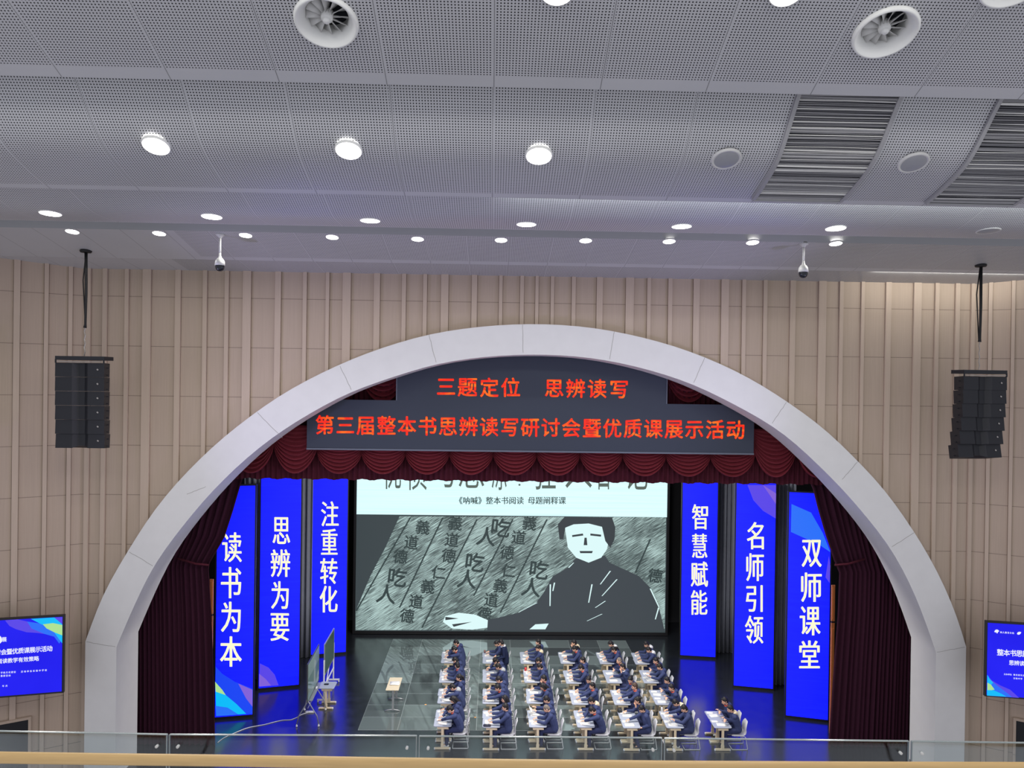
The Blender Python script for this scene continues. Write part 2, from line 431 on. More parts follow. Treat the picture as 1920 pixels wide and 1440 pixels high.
def board_wall(name, S, D, s0, s1, strips, bottom, open_s=None):
    # S start, D unit direction along the wall, strips = proud battens (s, s); N faces the hall
    D = Vector((D[0], D[1], 0)); N = Vector((D.y, -D.x, 0))
    if N.y > 0: N = -N
    mb = MB(); ivs = []; c = s0
    for a, b_ in sorted(strips):
        if a < s0 or b_ > s1: continue
        if a-0.010 > c: ivs.append((c, a-0.010, 0.0))
        ivs += [(max(c, a-0.010), a, -0.02), (a, b_, 0.06), (b_, b_+0.010, -0.02)]; c = b_+0.010
    ivs.append((c, s1, 0.0))
    P = lambda s, off, z: Vector((S[0], S[1], 0)) + D*s + N*off + Vector((0, 0, z))
    for a, b_, off in ivs:
        n = max(1, int((b_-a)/0.18)); cols = [a+(b_-a)*i/n for i in range(n+1)]
        top = lambda s: ceil_z(P(s, off, 0).y)+0.03
        mb.grid([[P(s, off, top(s)) for s in cols], [P(s, off, bottom(s)) for s in cols]], 1 if off > 0 else 0)
        if off:
            for s in (a, b_): mb.grid([[P(s, 0, top(s)), P(s, off, top(s))], [P(s, 0, bottom(s)), P(s, off, bottom(s))]], 1 if off > 0 else 0)
            mb.grid([[P(a, off, bottom(a)), P(b_, off, bottom(b_))], [P(a, 0, bottom(a)), P(b_, 0, bottom(b_))]])
    return struct(name, mb, [timber_m, mat('pale_timber_batten', lin(190, 172, 155), 0.6, noise=0.07, scale=1.0, stretch=(20, 20, 1), spec=0.3)])
S3 = [(490,515),(583,607),(707,728),(807,853),(990,1020),(1145,1168),(1268,1290),(1370,1415),(1550,1583),(1707,1728)]
S4 = [(-22,-5),(62,102),(218,248),(357,378),(463,483),(552,590),(705,733),(842,860),(947,967),(1023,1040),(1100,1118),(1205,1225),(1330,1360),(1475,1515),(1582,1600),(1687,1707),(1813,1843)]
PXS = [(a/3, b_/3) for a, b_ in S3] + [(620+a/2.667, 620+b_/2.667) for a, b_ in S4] + [(1352,1366),(1391,1398),(1431,1438),(1481,1491),(1534.6,1548.5),(1573.6,1580.5),(1614,1620),(1660,1670),(1712.5,1726.5),(1752.5,1759.5),(1790.5,1798.3),(1820,1827)]
front = [(at(a, 540, YW).x, at(b_, 540, YW).x) for a, b_ in PXS]
XL, XR = at(158, 520, YW).x, at(1832, 535, YW).x
def wall_bottom(x): return arch_z(x)
board_wall('wall_front', (0, YW), (1, 0), XL, XR, front, wall_bottom)
AL = R(30)
dl = (-math.cos(AL), -math.sin(AL)); dr = (math.cos(AL), -math.sin(AL))
def on_side(px, S, D):
    N = (D[1], -D[0], 0); P = hit(px, 540, (S[0], S[1], 0), N); return (P.x-S[0])*D[0]+(P.y-S[1])*D[1]
def side_strips(pxs, S, D):
    q = [tuple(sorted((on_side(a, S, D), on_side(b_, S, D)))) for a, b_ in pxs]
    c = max(x[1] for x in q)
    r2 = random.Random(3)
    while c < 6.5:
        g = r2.choice((0.55, 0.75, 0.95)); w = r2.choice((0.14, 0.2, 0.28)); q.append((c+g, c+g+w)); c += g+w
    return q
SL_, SR_ = (XL, YW), (XR, YW)
board_wall('wall_left', SL_, dl, 0, 7, side_strips([(26,38.3),(83.3,91.7),(128.3,136.7)], SL_, dl), lambda s: -1.2)
board_wall('wall_right', SR_, dr, 0, 7, side_strips([(1854,1861.5),(1897,1904)], SR_, dr), lambda s: -1.2)

# stage floor: black gloss with a square of polished tiles
fl, nt, b = nodes_of('black_stage_gloss')
tc = NN(nt, 'ShaderNodeTexCoord'); nz = NN(nt, 'ShaderNodeTexNoise'); nz.inputs['Scale'].default_value = 3.0; nz.inputs['Detail'].default_value = 6
nt.links.new(tc.outputs['Object'], nz.inputs['Vector'])
nt.links.new(mix_col(nt, nz.outputs[0], (0.008, 0.010, 0.014), (0.024, 0.027, 0.034)), b.inputs['Base Color'])
rr = NN(nt, 'ShaderNodeMapRange'); rr.inputs[3].default_value = 0.12; rr.inputs[4].default_value = 0.26; nt.links.new(nz.outputs[0], rr.inputs[0]); nt.links.new(rr.outputs[0], b.inputs['Roughness'])
b.inputs['IOR'].default_value = 1.7; b.inputs['Specular IOR Level'].default_value = 0.75
mb = MB(); mb.box((0.9, 27.3, -0.15), (34, 17.4, 0.3)); struct('floor', mb, [fl])
tl, nt, b = nodes_of('polished_floor_tiles')
tc = NN(nt, 'ShaderNodeTexCoord'); sp = NN(nt, 'ShaderNodeSeparateXYZ'); nt.links.new(tc.outputs['Object'], sp.inputs[0])
TY0, TY1 = flr(960, 1370).y, flr(960, 1200).y
TXL, TXR = flr(671, 1369).x, flr(1258, 1369).x
TW, TH = (TXR-TXL)/8.0, (TY1-TY0)/9.0
ix = math_n(nt, 'FLOOR', math_n(nt, 'DIVIDE', math_n(nt, 'SUBTRACT', sp.outputs[0], TXL), TW)); iy = math_n(nt, 'FLOOR', math_n(nt, 'DIVIDE', math_n(nt, 'SUBTRACT', sp.outputs[1], TY0), TH))
cb = NN(nt, 'ShaderNodeCombineXYZ'); nt.links.new(ix, cb.inputs[0]); nt.links.new(iy, cb.inputs[1])
wn = NN(nt, 'ShaderNodeTexWhiteNoise'); nt.links.new(cb.outputs[0], wn.inputs['Vector'])
fx = math_n(nt, 'ABSOLUTE', math_n(nt, 'SUBTRACT', math_n(nt, 'FRACT', math_n(nt, 'ADD', math_n(nt, 'DIVIDE', math_n(nt, 'SUBTRACT', sp.outputs[0], TXL), TW), 0.5)), 0.5))
fy = math_n(nt, 'ABSOLUTE', math_n(nt, 'SUBTRACT', math_n(nt, 'FRACT', math_n(nt, 'ADD', math_n(nt, 'DIVIDE', math_n(nt, 'SUBTRACT', sp.outputs[1], TY0), TH), 0.5)), 0.5))
jn = math_n(nt, 'MAXIMUM', math_n(nt, 'LESS_THAN', fx, 0.008), math_n(nt, 'LESS_THAN', fy, 0.011))
c = mix_col(nt, wn.outputs[0], (0.028, 0.032, 0.036), (0.21, 0.26, 0.255)); c = mix_col(nt, jn, c, (0.30, 0.34, 0.34))
nt.links.new(c, b.inputs['Base Color'])
rg = NN(nt, 'ShaderNodeMapRange'); rg.inputs[3].default_value = 0.10; rg.inputs[4].default_value = 0.02; nt.links.new(wn.outputs[0], rg.inputs[0]); nt.links.new(rg.outputs[0], b.inputs['Roughness'])
b.inputs['IOR'].default_value = 2.1; b.inputs['Specular IOR Level'].default_value = 0.8
mb = MB(); mb.box(((TXL+TXR)/2, (TY0+TY1)/2, 0.004), (TXR-TXL, TY1-TY0, 0.008)); struct('floor', mb, [tl])
black = mat('black_masking', lin(22, 23, 28), 0.9, noise=0.1)
mb = MB(); mb.box((0.9, 36.3, 6.0), (34, 0.2, 14)); struct('wall_back', mb, [black])
for sx, nm in ((-16.2, 'wall_stage_left'), (18.0, 'wall_stage_right')):
    mb = MB(); mb.box((sx, 29.6, 6.0), (0.2, 13.4, 14)); struct(nm, mb, [black])
mb = MB(); mb.box((0.9, 29.7, 13.6), (34, 13.4, 0.2)); struct('ceiling_stage', mb, [black])
mb = MB(); mb.box((0, 17.0, -1.3), (60, 10.5, 0.2)); struct('floor_hall', mb, [mat('hall_carpet', lin(120, 100, 96), 0.9)])
mb = MB(); mb.box((0.9, 18.55, -0.6), (34, 0.1, 1.2)); struct('trim_1', mb, [mat('stage_front_wood', lin(120, 85, 60), 0.5)])
# ------------------------------------------------------------------ LED sign, main screen, banners, televisions
frame_black = mat('black_frame', lin(20, 20, 24), 0.5)
def quad_on(mb, pts, o, n, off, mi=0):
    # polygon traced on a plane, raised off it towards the hall
    n = Vector(n).normalized(); mb.add([hit(x, y, o, n)-n*(-off) for x, y in pts], [tuple(range(len(pts)))], mi)

# red LED sign above the stage
YS = 22.99
t = thing('led_sign', 'dark grey stepped sign board with two lines of glowing red Chinese characters', 'sign', at(994, 851, YS))
def loc_of(t, p): return Vector(p)-Vector(t.location)
m = MB()
A, B = at(575, 841, YS), at(1413, 851, YS); zt_ = at(994, 754, YS).z; zu = at(994, 640, YS).z; u0, u1 = at(745, 700, YS).x, at(1250, 700, YS).x
zb_ = (A.z+B.z)/2
def rect_prism(mb, x0, x1, z0_, z1_, y0, y1, T, mi=0):
    mb.box(loc_of(T, ((x0+x1)/2, (y0+y1)/2, (z0_+z1_)/2)), (x1-x0, y1-y0, z1_-z0_), None, mi)
rect_prism(m, A.x, B.x, zb_, zt_, YS, YS+0.16, t); rect_prism(m, u0, u1, zt_, zu, YS, YS+0.16, t)
obj('board', m, [mat('sign_grey', lin(46, 54, 70), 0.55, noise=0.04, scale=1.5)], t)
m = MB()
rect_prism(m, A.x, B.x, zb_-0.03, zb_+0.02, YS-0.03, YS+0.16, t)
rect_prism(m, u0-0.03, u0, zt_, zu, YS-0.01, YS+0.16, t); rect_prism(m, u1, u1+0.03, zt_, zu, YS-0.01, YS+0.16, t)
obj('edge_trim', m, [mat('sign_edge', lin(98, 104, 118), 0.5)], t)
red = emit('red_led', (0.90, 0.020, 0.003), 1.05, (1.0, 0.17, 0.005), 3.2, (0.8, 1, 2.6), 0.47, 0.66)
def em_line(mb, text, cells, Y, T, bold, box='em'):
    for ch, (x0, y0, x1, y1) in zip(text, cells):
        if ch in ' \u3000': continue
        O = at(x0, y1, Y); U = at(x1, y1, Y)-O; V = at(x0, y0, Y)-O
        put_glyph(mb, ch, loc_of(T, O), U, V, box, bold)
m = MB()
c1 = []
for a, b_, cc, d in ((527,550,627,652),(633,553,735,654),(745,555,842,657),(850,555,950,656),(1068,560,1167,658),(1175,561,1275,661),(1283,562,1382,662),(1393,565,1492,664)):
    c1.append((620+a/2.667, 500+b_/2.667, 620+cc/2.667, 500+d/2.667))
em_line(m, '三题定位思辨读写', c1, YS-0.012, t, BOLD4)
obj('lettering', m, [red], t)
m = MB()
c2 = []
for i in range(21):
    x0 = 540+(106+80.35*i)/2.087; y0 = 660+(247+0.95*i)/2.087; c2.append((x0, y0, x0+76/2.087, y0+79/2.087))
em_line(m, '第三届整本书思辨读写研讨会暨优质课展示活动', c2, YS-0.012, t, BOLD4)
obj('lettering', m, [red], t)

# main screen
YM = 34.0
t = thing('led_screen', 'large lit stage screen, white title band above a dark hatched picture', 'screen', at(958, 1190, YM))
sl_, sr_ = at(667, 1075, YM).x, at(1249, 1075, YM).x; s0, s1 = at(957, 1184.5, YM).z, 10.6
m = MB(); rect_prism(m, sl_-0.12, sr_+0.12, 0.02, s1, YM+0.02, YM+0.3, t); obj('cabinet', m, [frame_black], t)
zsplit = at(958, 967, YM).z
m = MB(); rect_prism(m, sl_, sr_, zsplit, s1, YM, YM+0.02, t); title = obj('title_area', m, [emit('screen_white', (0.70, 0.97, 1.0), 1.12, (0.62, 0.90, 0.95), 1.0, (0.15, 1, 14))], t)
title['label'] = 'white title band at the top of the screen'
m = MB(); rect_prism(m, sl_, sr_, s0, zsplit, YM, YM+0.02, t); pic = obj('picture_area', m, [emit('screen_dark', (0.045, 0.060, 0.066), 1.0)], t)
pic['label'] = 'dark hatched picture of a seated figure'
def cpx(x, y): return (660+x/3.2, 880+y/3.2)
def spoly(mb, pts, lay, mi=0):
    P = [loc_of(t, at(*cpx(x, y), YM-0.002*lay)) for x, y in pts]
    mb.add(P, [tuple(range(len(P)))], mi)
ink = emit('screen_ink', (0.05, 0.085, 0.075), 1.0)
m = MB()
for ch, (x0, y0, x1, y1) in zip('忧愤与悲凉狂人日记', ((718,846,752,917),(762,840,800,919),(812,846,852,914),(860,846,908,915),(922,846,950,919),(1002,846,1042,918),(1060,846,1110,915),(1122,848,1142,918),(1172,848,1214,918))):
    O = at(x0, y1, YM-0.004); put_glyph(m, ch, loc_of(t, O), at(x1, y1, YM-0.004)-O, at(x0, y0, YM-0.004)-O, 'bbox', ((0,0),))
q = at(974, 909, YM-0.004); m.add([loc_of(t, q)+Vector((0.05*math.cos(a*0.7854), 0, 0.05*math.sin(a*0.7854))) for a in range(8)], [tuple(range(8))])
o = obj('title_lettering', m, [emit('brush_ink', (0.10, 0.13, 0.11), 1.0)], t); o.data.name = 'title'
m = MB(); txt = '《呐喊》整本书阅读 母题阐释课'; x = 618
for ch in txt:
    w = 22 if ch == ' ' else 46.0
    if ch != ' ':
        (xa, ya), (xb, yb) = cpx(x, 164), cpx(x+46, 212); O = at(xa, yb, YM-0.004)
        put_glyph(m, ch, loc_of(t, O), at(xb, yb, YM-0.004)-O, at(xa, ya, YM-0.004)-O, 'em', BOLDX)
    x += w
obj('subtitle_lettering', m, [ink], t)
# woodcut-like picture: a hatched sheet with columns of characters and a plain dark figure
hm, nt, b = nodes_of('screen_hatching')
tc = NN(nt, 'ShaderNodeTexCoord'); mp = NN(nt, 'ShaderNodeMapping'); mp.vector_type = 'TEXTURE'; mp.inputs['Rotation'].default_value = (0, R(-32), 0); mp.inputs['Scale'].default_value = (1.7, 1, 0.050)
wv = NN(nt, 'ShaderNodeTexNoise'); wv.inputs['Scale'].default_value = 2.6; wv.inputs['Detail'].default_value = 3; wv.inputs['Roughness'].default_value = 0.6
nt.links.new(tc.outputs['Object'], mp.inputs[0]); nt.links.new(mp.outputs[0], wv.inputs['Vector'])
nz = NN(nt, 'ShaderNodeTexNoise'); nz.inputs['Scale'].default_value = 0.45; nt.links.new(tc.outputs['Object'], nz.inputs['Vector'])
th = math_n(nt, 'ADD', wv.outputs[0], math_n(nt, 'MULTIPLY', math_n(nt, 'SUBTRACT', nz.outputs[0], 0.5), 0.35))
rp = NN(nt, 'ShaderNodeMapRange'); rp.inputs[1].default_value = 0.46; rp.inputs[2].default_value = 0.58; nt.links.new(th, rp.inputs[0])
nt.links.new(mix_col(nt, rp.outputs[0], (0.060, 0.088, 0.088), (0.44, 0.60, 0.58)), b.inputs['Emission Color']); b.inputs['Emission Strength'].default_value = 1.0
b.inputs['Base Color'].default_value = (0.01, 0.01, 0.01, 1)
m = MB(); spoly(m, [(285,282),(1884,288),(1876,966),(22,964),(22,850),(110,640),(200,470)], 1); obj('hatched_sheet', m, [hm], pic)
m = MB()
for a, b_ in (((350,290),(25,850)),((545,290),(285,830)),((750,300),(420,950)),((965,300),(730,760)),((1170,300),(890,860)),((1790,420),(1700,620))):
    dx = 5; spoly(m, [(a[0]-dx, a[1]), (a[0]+dx, a[1]), (b_[0]+dx, b_[1]), (b_[0]-dx, b_[1])], 2)
for ch, x, y in (('義',425,350),('道',355,440),('德',290,525),('吃',270,650),('人',205,750),('義',620,325),('道',600,425),('德',580,520),('仁',520,620),('義',455,705),('道',385,795),('德',330,880),
                 ('人',805,405),('吃',735,560),('人',690,660),('吃',890,352),('義',1065,325),('道',1000,410),('德',930,500),('仁',940,610),('義',890,700),('道',835,785),('德',795,868),('吃',1120,605),('人',1075,710),('德',1820,640)):
    h = 44 if ch not in '吃人' else 60; sk = 0.22
    P = lambda dx, dy: loc_of(t, at(*cpx(x+dx-sk*dy*0.6, y+dy+dx*0.12), YM-0.006))
    O = P(-h, h); put_glyph(m, ch, O, P(h, h)-O, P(-h, -h)-O, 'em', BOLD4)
obj('brush_characters', m, [emit('brush_black', (0.035, 0.055, 0.055), 1.0)], pic)
m = MB(); spoly(m, [(1330,545),(1305,585),(1205,640),(1150,740),(1105,800),(1000,860),(870,892),(800,905),(812,966),(1876,968),(1842,830),(1795,715),(1720,640),(1600,585),(1545,560),(1520,520),(1360,520)], 4)
obj('dark_robe', m, [emit('robe_grey', (0.050, 0.062, 0.072), 1.0)], pic)
pale = emit('figure_white', (0.72, 0.95, 0.95), 1.0)
m = MB(); spoly(m, [(1275,330),(1300,300),(1420,290),(1530,310),(1545,400),(1530,480),(1495,530),(1420,560),(1345,530),(1295,470)], 5); obj('pale_face', m, [pale], pic)
m = MB(); spoly(m, [(560,880),(640,860),(740,872),(815,905),(812,950),(720,962),(600,955),(545,915)], 5); obj('pale_hand', m, [pale], pic); m = MB(); spoly(m, [(1065,960),(1100,930),(1180,925),(1160,960)], 5); obj('pale_hand', m, [pale], pic); m = MB()
for (a, b_) in (((1190,690),(1188,820)),((1215,680),(1205,730)),((1440,690),(1420,800)),((1550,610),(1490,690)),((1590,660),(1500,760)),((1520,790),(1460,830)),((1500,868),(1410,910)),((1840,830),(1820,900)),((1300,590),(1330,560)),((1110,800),(1000,858)),((1790,716),(1842,828))):
    spoly(m, [(a[0]-4, a[1]), (a[0]+4, a[1]), (b_[0]+3, b_[1]), (b_[0]-3, b_[1])], 5)
obj('robe_highlights', m, [pale], pic)
m = MB(); spoly(m, [(1245,420),(1235,330),(1275,285),(1560,288),(1580,350),(1575,420),(1550,470),(1520,430),(1500,345),(1420,325),(1330,330),(1280,350),(1268,420)], 6)
spoly(m, [(1320,395),(1385,385),(1388,397),(1322,406)], 6); spoly(m, [(1430,385),(1495,392),(1494,404),(1430,397)], 6); spoly(m, [(1395,410),(1408,410),(1412,455),(1390,455)], 6)
spoly(m, [(1365,490),(1445,490),(1440,503),(1370,503)], 6); spoly(m, [(560,885),(640,895),(560,905)], 6); spoly(m, [(600,930),(720,915),(610,945)], 6)
obj('dark_hair_and_features', m, [emit('feature_dark', (0.040, 0.050, 0.056), 1.0)], pic)

# six upright LED banners, three a side
blue = emit('banner_blue', (0.0012, 0.0036, 0.90), 2.3, (0.0020, 0.0065, 1.0), 1.2, (0.4, 0.4, 16), 0.4, 0.8)
cream = emit('banner_cream', (1.0, 0.93, 0.62), 1.05)
GC = {'cyan': emit('graphic_cyan', (0.0, 0.50, 0.95)), 'sky': emit('graphic_sky', (0.02, 0.16, 0.95)), 'violet': emit('graphic_violet', (0.10, 0.06, 0.80)), 'yellow': emit('graphic_yellow', (0.42, 0.75, 0.28)),
      'mauve': emit('graphic_mauve', (0.22, 0.12, 0.68)), 'deep': emit('graphic_deep', (0.008, 0.06, 0.90))}
LX = lambda b_: [(380+x/3, 880+y/3) for x, y in b_]
RX = lambda b_: [(1250+x/2.769, 880+y/2.769) for x, y in b_]
def banner(label, bl, br, top_px, chars, boxes, graphics, px_map, hinge):
    # bl / br: lower corners in the photo, standing on the stage floor
    a = flr(*bl, 0.10); b_ = flr(*br, 0.10)
    d = Vector((b_.x-a.x, b_.y-a.y, 0)); d = Vector((d.x, d.y, 0)).normalized(); n = Vector((d.y, -d.x, 0))
    if n.y > 0: n = -n
    zt_ = min(7.95, hit(*top_px, a, n).z) if top_px else 7.95
    T = thing('led_banner', label, 'banner', (a+b_)/2*1.0, 0, 'upright LED banners on the stage'); T.location.z = 0
    m_ = MB(); w = (b_-a).length; c = (a+b_)/2
    rot = Matrix.Rotation(math.atan2(d.y, d.x), 3, 'Z')
    m_.box(Vector((0, 0, zt_/2+0.02)) - n*0.11, (w+0.10, 0.16, zt_+0.04), rot); obj('cabinet', m_, [frame_black], T)
    m_ = MB(); m_.box(Vector((0, 0, (zt_+0.10)/2)) - n*0.012, (w, 0.03, zt_-0.10), rot); scr = obj('screen', m_, [blue], T)
    o3 = a + n*0.008
    Lc = lambda p: p-Vector(T.location)
    if graphics:
        m_ = MB(); ms = []
        for k, (colr, pts) in enumerate(graphics):
            if GC[colr] not in ms: ms.append(GC[colr])
            o4 = a+n*(0.005+0.0015*k); m_.add([Lc(hit(x, y, o4, n)) for x, y in px_map(pts)], [tuple(range(len(pts)))], ms.index(GC[colr]))
        obj('swoosh_graphic', m_, ms, scr)
    m_ = MB(); o5 = a+n*0.02
    for ch, (x0, y0, x1, y1) in zip(chars, boxes):
        (xa, ya), (xb, yb) = px_map([(x0, y0), (x1, y1)])
        O = hit(xa, yb, o5, n); put_glyph(m_, ch, Lc(O), hit(xb, yb, o5, n)-O, hit(xa, ya, o5, n)-O, 'bbox', BOLDX)
    obj('lettering', m_, [cream], scr)
    return T
L1 = banner('blue LED banner reading 读书为本, leftmost, half behind the maroon curtain', (403,1345), (473,1339.5), (474,911), '读书为本',
       [(112,355,218,522),(105,550,215,725),(105,745,212,915),(100,940,218,1110)],
       [('deep', [(72,1110),(110,1150),(180,1195),(282,1235),(280,1375),(75,1388)]), ('mauve', [(200,1205),(280,1240),(280,1335),(245,1290)]), ('yellow', [(70,1195),(110,1240),(150,1300),(75,1310)]),
        ('cyan', [(72,1250),(130,1270),(190,1320),(245,1375),(76,1388)]), ('sky', [(72,1330),(140,1340),(200,1378),(76,1388)])], LX, 0)
L2 = banner('blue LED banner reading 思辨为要, second from left', (485,1290.5), (560,1283.5), None, '思辨为要',
       [(395,270,490,420),(385,450,490,605),(387,630,482,785),(383,810,485,965)], [('violet', [(322,1092),(370,1115),(405,1155),(427,1215),(318,1222)]), ('mauve', [(318,1150),(355,1180),(385,1216),(318,1222)])], LX, 0)
L3 = banner('blue LED banner reading 注重转化, left side, nearest the main screen', (582,1227.5), (648,1222), None, '注重转化',
       [(668,180,763,320),(668,335,757,480),(663,500,757,645),(660,655,757,805)], [], LX, 0)
R3 = banner('blue LED banner reading 智慧赋能, right side, nearest the main screen', (1276,1228), (1341,1232), None, '智慧赋能',
       [(133,182,213,312),(133,335,210,460),(127,480,213,610),(127,628,210,755)], [], RX, 0)
R2 = banner('blue LED banner reading 名师引领, second from right', (1376,1285), (1449,1291.5), None, '名师引领',
       [(418,275,503,415),(415,437,503,580),(413,603,497,740),(408,760,500,905)], [('violet', [(420,82),(568,82),(566,255),(500,215),(450,160)]), ('mauve', [(500,82),(568,125),(567,180)])], RX, 0)
R1 = banner('blue LED banner reading 双师课堂, rightmost, beside the maroon curtain', (1474,1341), (1552,1350), (1520,925), '双师课堂',
       [(703,367,803,507),(700,537,803,688),(693,712,797,862),(690,890,793,1033)],
       [('sky', [(648,180),(750,225),(810,330),(850,430),(790,390),(700,350),(645,325)]), ('violet', [(842,450),(850,500),(846,590),(825,560)])], RX, 0)

# wall televisions on either side of the arch
def television(label, tl_, tr_, bl_, br_, ang, Y, build):
    c = at((tl_[0]+tr_[0])/2, (tl_[1]+bl_[1])/2, Y); d = Vector((math.cos(ang), math.sin(ang), 0)); n = Vector((d.y, -d.x, 0))
    T = thing('television', label, 'television', c)
    H = lambda p, off=0.0: hit(p[0], p[1], c+n*off, n)-c
    P = [H(p) for p in (tl_, tr_, br_, bl_)]
    w = abs((P[1]-P[0]).dot(d)); h = (P[0].z-P[3].z+P[1].z-P[2].z)/2; cx = (P[0]+P[1]+P[2]+P[3])/4
    rot = Matrix.Rotation(ang, 3, 'Z')
    m_ = MB(); m_.box(cx-n*0.06, (w, 0.10, h), rot); obj('casing', m_, [frame_black], T)
    m_ = MB(); m_.box(cx-n*0.008, (w-0.09, 0.012, h-0.09), rot); s = obj('screen', m_, [emit('tv_blue', (0.003, 0.002, 0.42), 2.0, (0.005, 0.004, 0.46), 0.6)], T)
    m_ = MB(); m_.box(cx-n*0.15, (w*0.4, 0.10, h*0.4), rot); m_.box(cx-n*0.35, (0.12, 0.4, 0.12), rot); obj('wall_bracket', m_, [frame_black], T)
    build(T, s, H); return T
white_e = emit('tv_white', (0.86, 0.88, 1.0), 1.0)
def tv_text(s, H, text, x0, y0, dx, dy, size, bold=BOLD4, step=1.0):
    m_ = MB()
    for i, ch in enumerate(text):
        x, y = x0+dx*i, y0+dy*i
        O = H((x, y+size), 0.012); put_glyph(m_, ch, O, H((x+size, y+size*1.0+dy), 0.012)-O, H((x, y), 0.012)-O, 'em', bold)
    return obj('lettering', m_, [white_e], s)
def tv_poly(s, H, items):
    m_ = MB(); ms = []
    for k, (c_, pts) in enumerate(items):
        if GC[c_] not in ms: ms.append(GC[c_])
        m_.add([H(p, 0.001+0.001*k) for p in pts], [tuple(range(len(pts)))], ms.index(GC[c_]))
    obj('wave_graphic', m_, ms, s)
def left_tv(T, s, H):
    q = lambda P: [(x/8.47, 1150+y/8.47) for x, y in P]
    tv_poly(s, H, [('violet', q([(80,112),(280,95),(430,130),(700,170),(820,280),(900,380),(800,340),(600,312),(420,300),(250,250),(150,200)])), ('sky', q([(430,130),(700,170),(900,270),(985,420),(940,480),(860,370),(700,325),(500,240)])),
                   ('cyan', q([(490,88),(860,66),(990,170),(980,300),(760,220),(640,165)])), ('yellow', q([(680,175),(840,155),(990,185),(990,350),(860,300),(740,240)])), ('cyan', q([(860,300),(990,350),(988,475),(930,400)])), ('violet', q([(860,66),(992,60),(990,175)]))])
    tv_text(s, H, '展', 3.2, 1194.5, 10.5, -0.4, 9.5)
    tv_text(s, H, '写研讨会暨优质课展示活动', -31.0, 1219.8, 10.75, -0.82, 11.5); tv_text(s, H, '整本书阅读教学有效策略', -35, 1237.6, 9.85, -0.72, 9.8)
    tv_text(s, H, '学校文化建设', 1.0, 1259.6, 4.9, -0.28, 4.0, ((0,0),(0.06,0))); tv_text(s, H, '活动单位实验中学校', 39, 1257.6, 5.6, -0.35, 4.0, ((0,0),(0.06,0))); tv_text(s, H, '教研活动', 1.0, 1265.6, 4.9, -0.28, 4.0, ((0,0),(0.06,0)))
    tv_text(s, H, '年月', 4, 1284.5, 6, -0.3, 4.0, ((0,0),(0.06,0)))
    m_ = MB(); c = H((-2.5, 1199.5), 0.012); m_.add([c+Vector((0.09*math.cos(R(30*k)), 0, 0.11*math.sin(R(30*k)))) for k in range(12)], [tuple(range(12))]); obj('round_emblem', m_, [white_e], s)
def right_tv(T, s, H):
    q = lambda P: [(1820+x/7.58, 1140+y/7.58) for x, y in P]
    tv_poly(s, H, [('violet', q([(240,960),(300,1030),(420,1100),(560,1160),(690,1278),(232,1245)])), ('sky', q([(240,950),(300,1040),(400,1120),(520,1210),(590,1268),(232,1245)])), ('yellow', q([(236,1060),(290,1090),(340,1160),(236,1180)])), ('cyan', q([(236,950),(270,1010),(320,1060),(290,1090),(236,1060)])), ('cyan', q([(232,1165),(330,1170),(440,1220),(510,1260),(232,1245)]))])
    tv_text(s, H, '整本书思辨读写研讨会', 1869.0, 1216.5, 12.0, 0.75, 13.0); tv_text(s, H, '思辨读写与整本书', 1891.5, 1237.5, 9.8, 0.62, 10.0)
    tv_text(s, H, '主办单位', 1882, 1262.2, 3.8, 0.26, 3.6, ((0,0),(0.06,0))); tv_text(s, H, '教育研究会', 1900, 1263.4, 4.4, 0.3, 3.6, ((0,0),(0.06,0))); tv_text(s, H, '实验中学', 1900, 1270.0, 4.4, 0.3, 3.6, ((0,0),(0.06,0)))
    tv_text(s, H, '树人教育文化', 1875, 1183.5, 4.5, 0.3, 3.9, ((0,0),(0.06,0)))
    m_ = MB(); m_.add([H(p, 0.012) for p in q([(335,335),(350,312),(372,305),(392,312),(405,330),(385,345),(386,358),(366,358),(364,342),(348,348)])], [tuple(range(10))])
    m_.add([H(p, 0.012) for p in q([(657,368),(668,345),(690,338),(718,342),(712,362),(695,378),(672,380)])], [tuple(range(7))]); obj('emblem', m_, [white_e], s)
# both sets lean out from the angled walls; the outer part of each is cut by the picture's edge
TVA = R(13)
television('blue wall television left of the arch with a colourful wave in its corner', (-110,1167.5), (120,1152.5), (-110,1316), (119,1301), TVA, 20.2, left_tv)
television('blue wall television right of the arch with a colourful wave at its foot', (1848.5,1163.5), (2080,1180), (1846,1306), (2080,1323.5), -R(11), 20.2, right_tv)
# ------------------------------------------------------------------ drapery
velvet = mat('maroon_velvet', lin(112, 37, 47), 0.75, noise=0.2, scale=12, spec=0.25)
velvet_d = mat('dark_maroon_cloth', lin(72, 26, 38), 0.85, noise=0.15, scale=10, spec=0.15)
grey_drape = mat('grey_drape_cloth', lin(124, 128, 140), 0.9, noise=0.1, scale=6)
def swag(mb, x0, x1, zt_, H, Y, folds=7, nu=18, nv=70, depth=0.26):
    rows = []
    for i in range(nv+1):
        v = i/nv; row = []
        for j in range(nu+1):
            u = -1+2*j/nu; g = max(0.0, 1-u*u)**0.72
            ph = (v*folds) % 1.0; saw = (ph**0.6)*(1-max(0, ph-0.82)/0.18) if v < 1 else 0
            row.append(Vector((x0+(x1-x0)*(u+1)/2, Y-0.03-depth*(0.25+0.75*g)*saw*(0.35+0.65*v), zt_-H*v*(0.34+0.66*g))))
        rows.append(row)
    mb.grid(rows)
